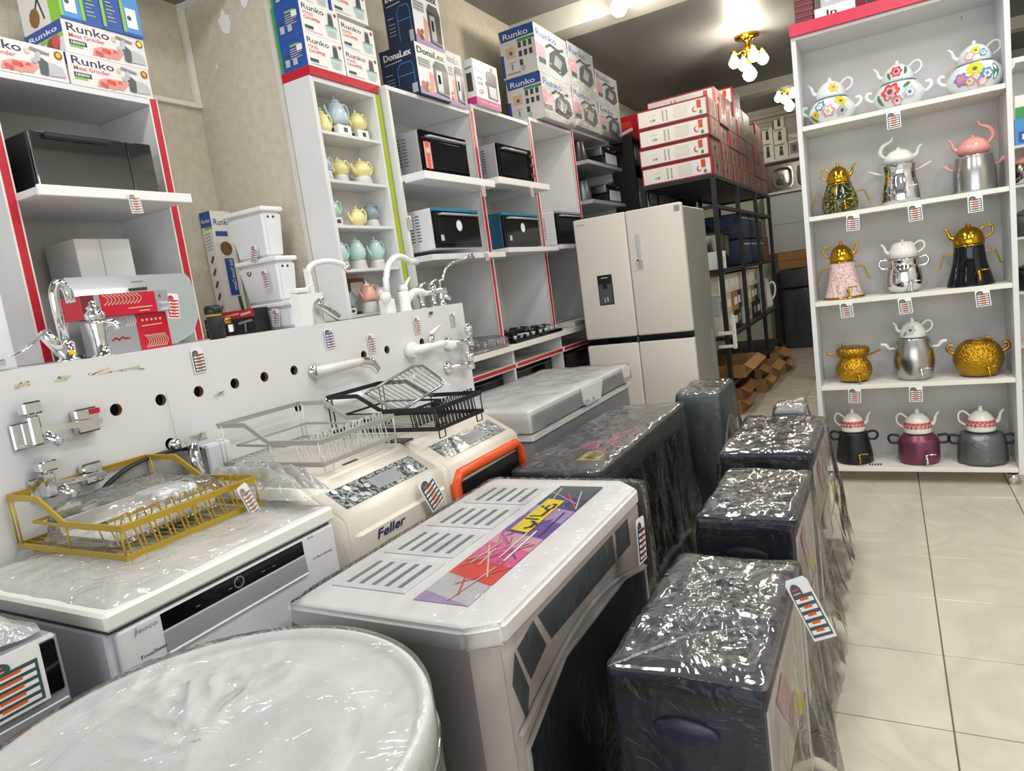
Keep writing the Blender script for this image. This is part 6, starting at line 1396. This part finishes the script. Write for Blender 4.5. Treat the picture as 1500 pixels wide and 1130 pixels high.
for lb, x0 in (('left double bowl steel sink standing on the lower wall shelf', -1.52), ('right double bowl steel sink standing on the lower wall shelf', -.72)):
    t = thing('steel_sink', lb, 'sink', (x0 + .39, 10.93, 2.201)); y = 10.9
    b = MB(); b.box(x0, y, 2.201, x0 + .78, y + .012, 2.60, 'sinksteel', .004); b.build('plate', t)
    for q in range(2):
        u0 = x0 + .13 + .34 * q
        b = MB(); ol = []
        for (R, dd) in ((1, -.002), (.96, -.012), (.9, .0), (.75, .06), (.55, .068)):
            ol.append([(u0 + .15 + .15 * R * math.copysign(abs(math.cos(a)) ** .5, math.cos(a)), y + dd, 2.40 + .165 * R * math.copysign(abs(math.sin(a)) ** .5, math.sin(a))) for a in [2 * PI * k / 28 for k in range(28)]])
        vs = sum(ol, []); fs = [(k * 28 + i, k * 28 + (i + 1) % 28, (k + 1) * 28 + (i + 1) % 28, (k + 1) * 28 + i) for k in range(4) for i in range(28)] + [[4 * 28 + i for i in range(28)]]
        vs = [(a, y - (c_ - y) - .001, d_) if c_ > y else (a, c_ - .003, d_) for a, c_, d_ in vs]
        b.add(vs, fs, 'sinksteel', True); b.cyl((u0 + .15, y - .072, 2.40), (u0 + .15, y - .076, 2.40), .035, 'silver_paint'); b.build('bowl', t)
t = thing('metal_cabinet', 'plain grey metal cabinet side below the sinks on the back wall', 'cabinet', (-.9, 10.8, 0))
b = MB(); b.box(-1.5, 10.72, 1.34, .5, 10.98, 2.16, 'lgrey', .004); b.build('body', t); b = MB(); b.box(-1.5, 10.715, 1.74, .5, 10.72, 1.745, 'grey'); b.build('seam', t)
b = MB(); b.box(-1.48, 10.74, .001, .5, 10.98, 1.05, 'dgrey'); b.build('base_cabinet', t)
carton('flat brown carton on the black bundles by the back wall', -1.33, 10.40, 1.105, -.5, 10.70, 1.335, 'cardboard', {'y-': lambda F: F.line([(0, .5), (1, .5)], .02, 'cardboard_d')})
for k, (z0, z1, lb) in enumerate(((.001, .84, 'tall black film wrapped box by the back wall'), (.845, 1.10, 'flat black film wrapped box under the brown carton'))):
    t = thing('wrapped_box', lb, 'box', (-.9, 10.5, z0)); b = MB(); b.box(-1.30, 10.26, z0, -.5, 10.64, z1 - .02, 'charcoal', .01); b.build('body', t)
    wrap(t, -1.30, 10.26, -.5, 10.64, z1 - .018, z0 + .02, .02, .02, .02, 51 + k, 'film', 70, 6, 8, .03, .003)
t = thing('dark_post', 'dark free standing door edge beside the samovar cabinet', 'post', (-.66, 7.6, 0)); b = MB(); b.box(-.70, 7.60, .001, -.64, 7.66, 2.0, 'iron', .003); b.build('post', t)
# far left stock beyond the wall cabinets
carton('red carton hanging high beyond the juicer cartons', -2.45, 7.0, 2.63, -2.10, 7.3, 2.90, 'crimson', {'y-': lambda F: F.line([(.2, .3), (.8, .5)], .03, 'paper').rect(.2, .6, .8, .8, 'tomato')})
t = thing('metal_shelving', 'dark shelf unit of shiny goods behind the iron rack', 'rack', (-2.3, 7.6, 0))
for z in (1.2, 1.62, 1.95, 2.35, 2.6): MB().box(-2.49, 6.5, z - .02, -2.02, 8.8, z, 'dgrey').build('shelf', t)
for y in (6.5, 8.8): MB().box(-2.49, y - .015, 0, -2.02, y + .015, 2.62, 'iron').build('side_panel', t)
random.seed(4)
k = 0
for z in (1.62, 1.95, 2.35):
    for y in (6.6, 6.95, 7.3, 7.65):
        k += 1; h = .22 + .08 * random.random(); m = random.choice(('silver_paint', 'dgrey', 'lgrey', 'black', 'steel'))
        t = thing('boxed_appliance', '%s %s boxed appliance on the %s shelf of the dark unit' % (('first', 'second', 'third', 'fourth')[(k - 1) % 4], {'silver_paint': 'silver', 'dgrey': 'dark grey', 'lgrey': 'light grey', 'black': 'black', 'steel': 'steel'}[m], {1.62: 'lower', 1.95: 'middle', 2.35: 'upper'}[z]), 'box', (-2.2, y + .14, z), 0, 'boxed appliances on the dark unit')
        b = MB(); b.box(-2.42, y, z + .0005, -2.06, y + .30, z + h, m, .01); b.build('body', t); b = MB(); b.box(-2.059, y + .05, z + .06, -2.054, y + .25, z + .16, 'lgrey' if m != 'lgrey' else 'dgrey'); b.build('front_plate', t)
# shelf unit showing in the gap right of the samovar cabinet
t = thing('side_shelf_unit', 'white shelf unit glimpsed right of the samovar cabinet', 'cabinet', (1.3, 7.2, 0))
MB().box(.93, 7.40, .0, 1.9, 7.42, 2.6, 'melamine_back').build('back_panel', t); MB().box(.93, 7.0, 2.56, 1.9, 7.40, 2.6, 'melamine').build('top_panel', t)
for z in (.3, .75, 1.2, 1.62, 1.93): MB().box(.935, 7.02, z - .02, 1.9, 7.399, z, 'melamine').build('shelf', t)
carton('blue carton with white letters on the right hand shelf unit', .96, 7.06, 1.9305, 1.2, 7.3, 2.14, 'skyblue', {'y-': lambda F: F.rect(.1, .1, .8, .5, 'blue').rect(.2, .2, .5, .4, 'white')})
carton('green and white carton on the blue one, right hand shelf unit', .97, 7.08, 2.1405, 1.15, 7.28, 2.32, 'paper', {'y-': lambda F: F.rect(.0, .0, .5, .5, 'green')})
for k, (z, m, lb) in enumerate(((1.6205, 'chrome', 'chrome pot with pink lid on the right hand shelf unit'), (1.2005, 'dgrey', 'dark pot on the third level of the right hand shelf unit'), (.7505, 'black', 'black pot low on the right hand shelf unit'))):
    t = thing('cooking_pot', lb, 'pot', (1.05, 7.18, z)); b = MB(); b.lathe([(.08, 0), (.10, .02), (.10, .16), (.09, .17), (.001, .17)], m, (1.05, 7.18, z)); b.build('body', t)
    b = MB(); b.lathe([(.095, .171), (.08, .2), (.02, .225), (.02, .25), (.001, .255)], 'peach_pink' if k == 0 else m, (1.05, 7.18, z)); b.build('lid', t)

# ================================================================== lamps
def point(name, loc, e, r=.05, col=(1, .93, .80)):
    l = bpy.data.lights.new(name, 'POINT'); l.energy = e; l.shadow_soft_size = r; l.color = col
    o = bpy.data.objects.new(name, l); C.objects.link(o); o.location = loc
def bulb(t, p, r=.05, down=1):
    b = MB(); b.lathe([(.012, r * 1.5), (.018, r * 1.2), (r * .75, r * .55), (r, 0), (r * .85, -r * .5), (r * .45, -r * .9), (.001, -r)], 'bulb', p, 20); b.build('bulb', t)
t = thing('ceiling_lamp', 'bright bare bulb hanging before the white beam at the top of the photo', 'lamp', (-1.55, 5.0, 3.38))
b = MB(); b.lathe([(.05, -.001), (.05, -.02), (.02, -.03), (.02, -.11), (.001, -.115)], 'white', (-1.55, 5.0, 3.379)); b.build('holder', t); bulb(t, (-1.55, 5.0, 3.185), .062)
point('bulb_light', (-1.5, 4.85, 3.08), 26)
def chandelier(label, x, y, zc, s=1.0):
    t = thing('chandelier', label, 'lamp', (x, y, zc))
    b = MB(); b.lathe([(.10 * s, -.001), (.10 * s, -.02), (.05 * s, -.035), (.02 * s, -.05), (.018 * s, -.09), (.045 * s, -.10), (.05 * s, -.13), (.02 * s, -.15), (.001, -.16)], 'gold', (x, y, zc)); b.build('canopy', t)
    for k in range(4):
        a = 2 * PI * k / 4 + .5; c, q = math.cos(a), math.sin(a)
        b = MB(); b.tube([(x + .03 * c * s, y + .03 * q * s, zc - .11), (x + .09 * s * c, y + .09 * s * q, zc - .14), (x + .125 * s * c, y + .125 * s * q, zc - .115)], .009, 'gold', 8); b.lathe([(.03, 0), (.02, -.012), (.012, -.02)], 'gold', (x + .125 * s * c, y + .125 * s * q, zc - .12)); b.build('arm', t)
        bulb(t, (x + .125 * s * c, y + .125 * s * q, zc - .21), .048)
    b = MB(); b.lathe([(.02, -.15), (.014, -.22), (.02, -.24)], 'gold', (x, y, zc)); b.build('stem', t); bulb(t, (x, y, zc - .32), .06)
chandelier('gold chandelier with round bulbs hanging over the aisle', -.95, 6.6, 3.219)
point('chandelier_light', (-.95, 6.35, 2.98), 30)
chandelier('second gold lamp with glowing bulbs near the back wall', -.93, 9.4, 3.399, 1.0)
point('far_lamp_light', (-.93, 9.2, 3.1), 26)
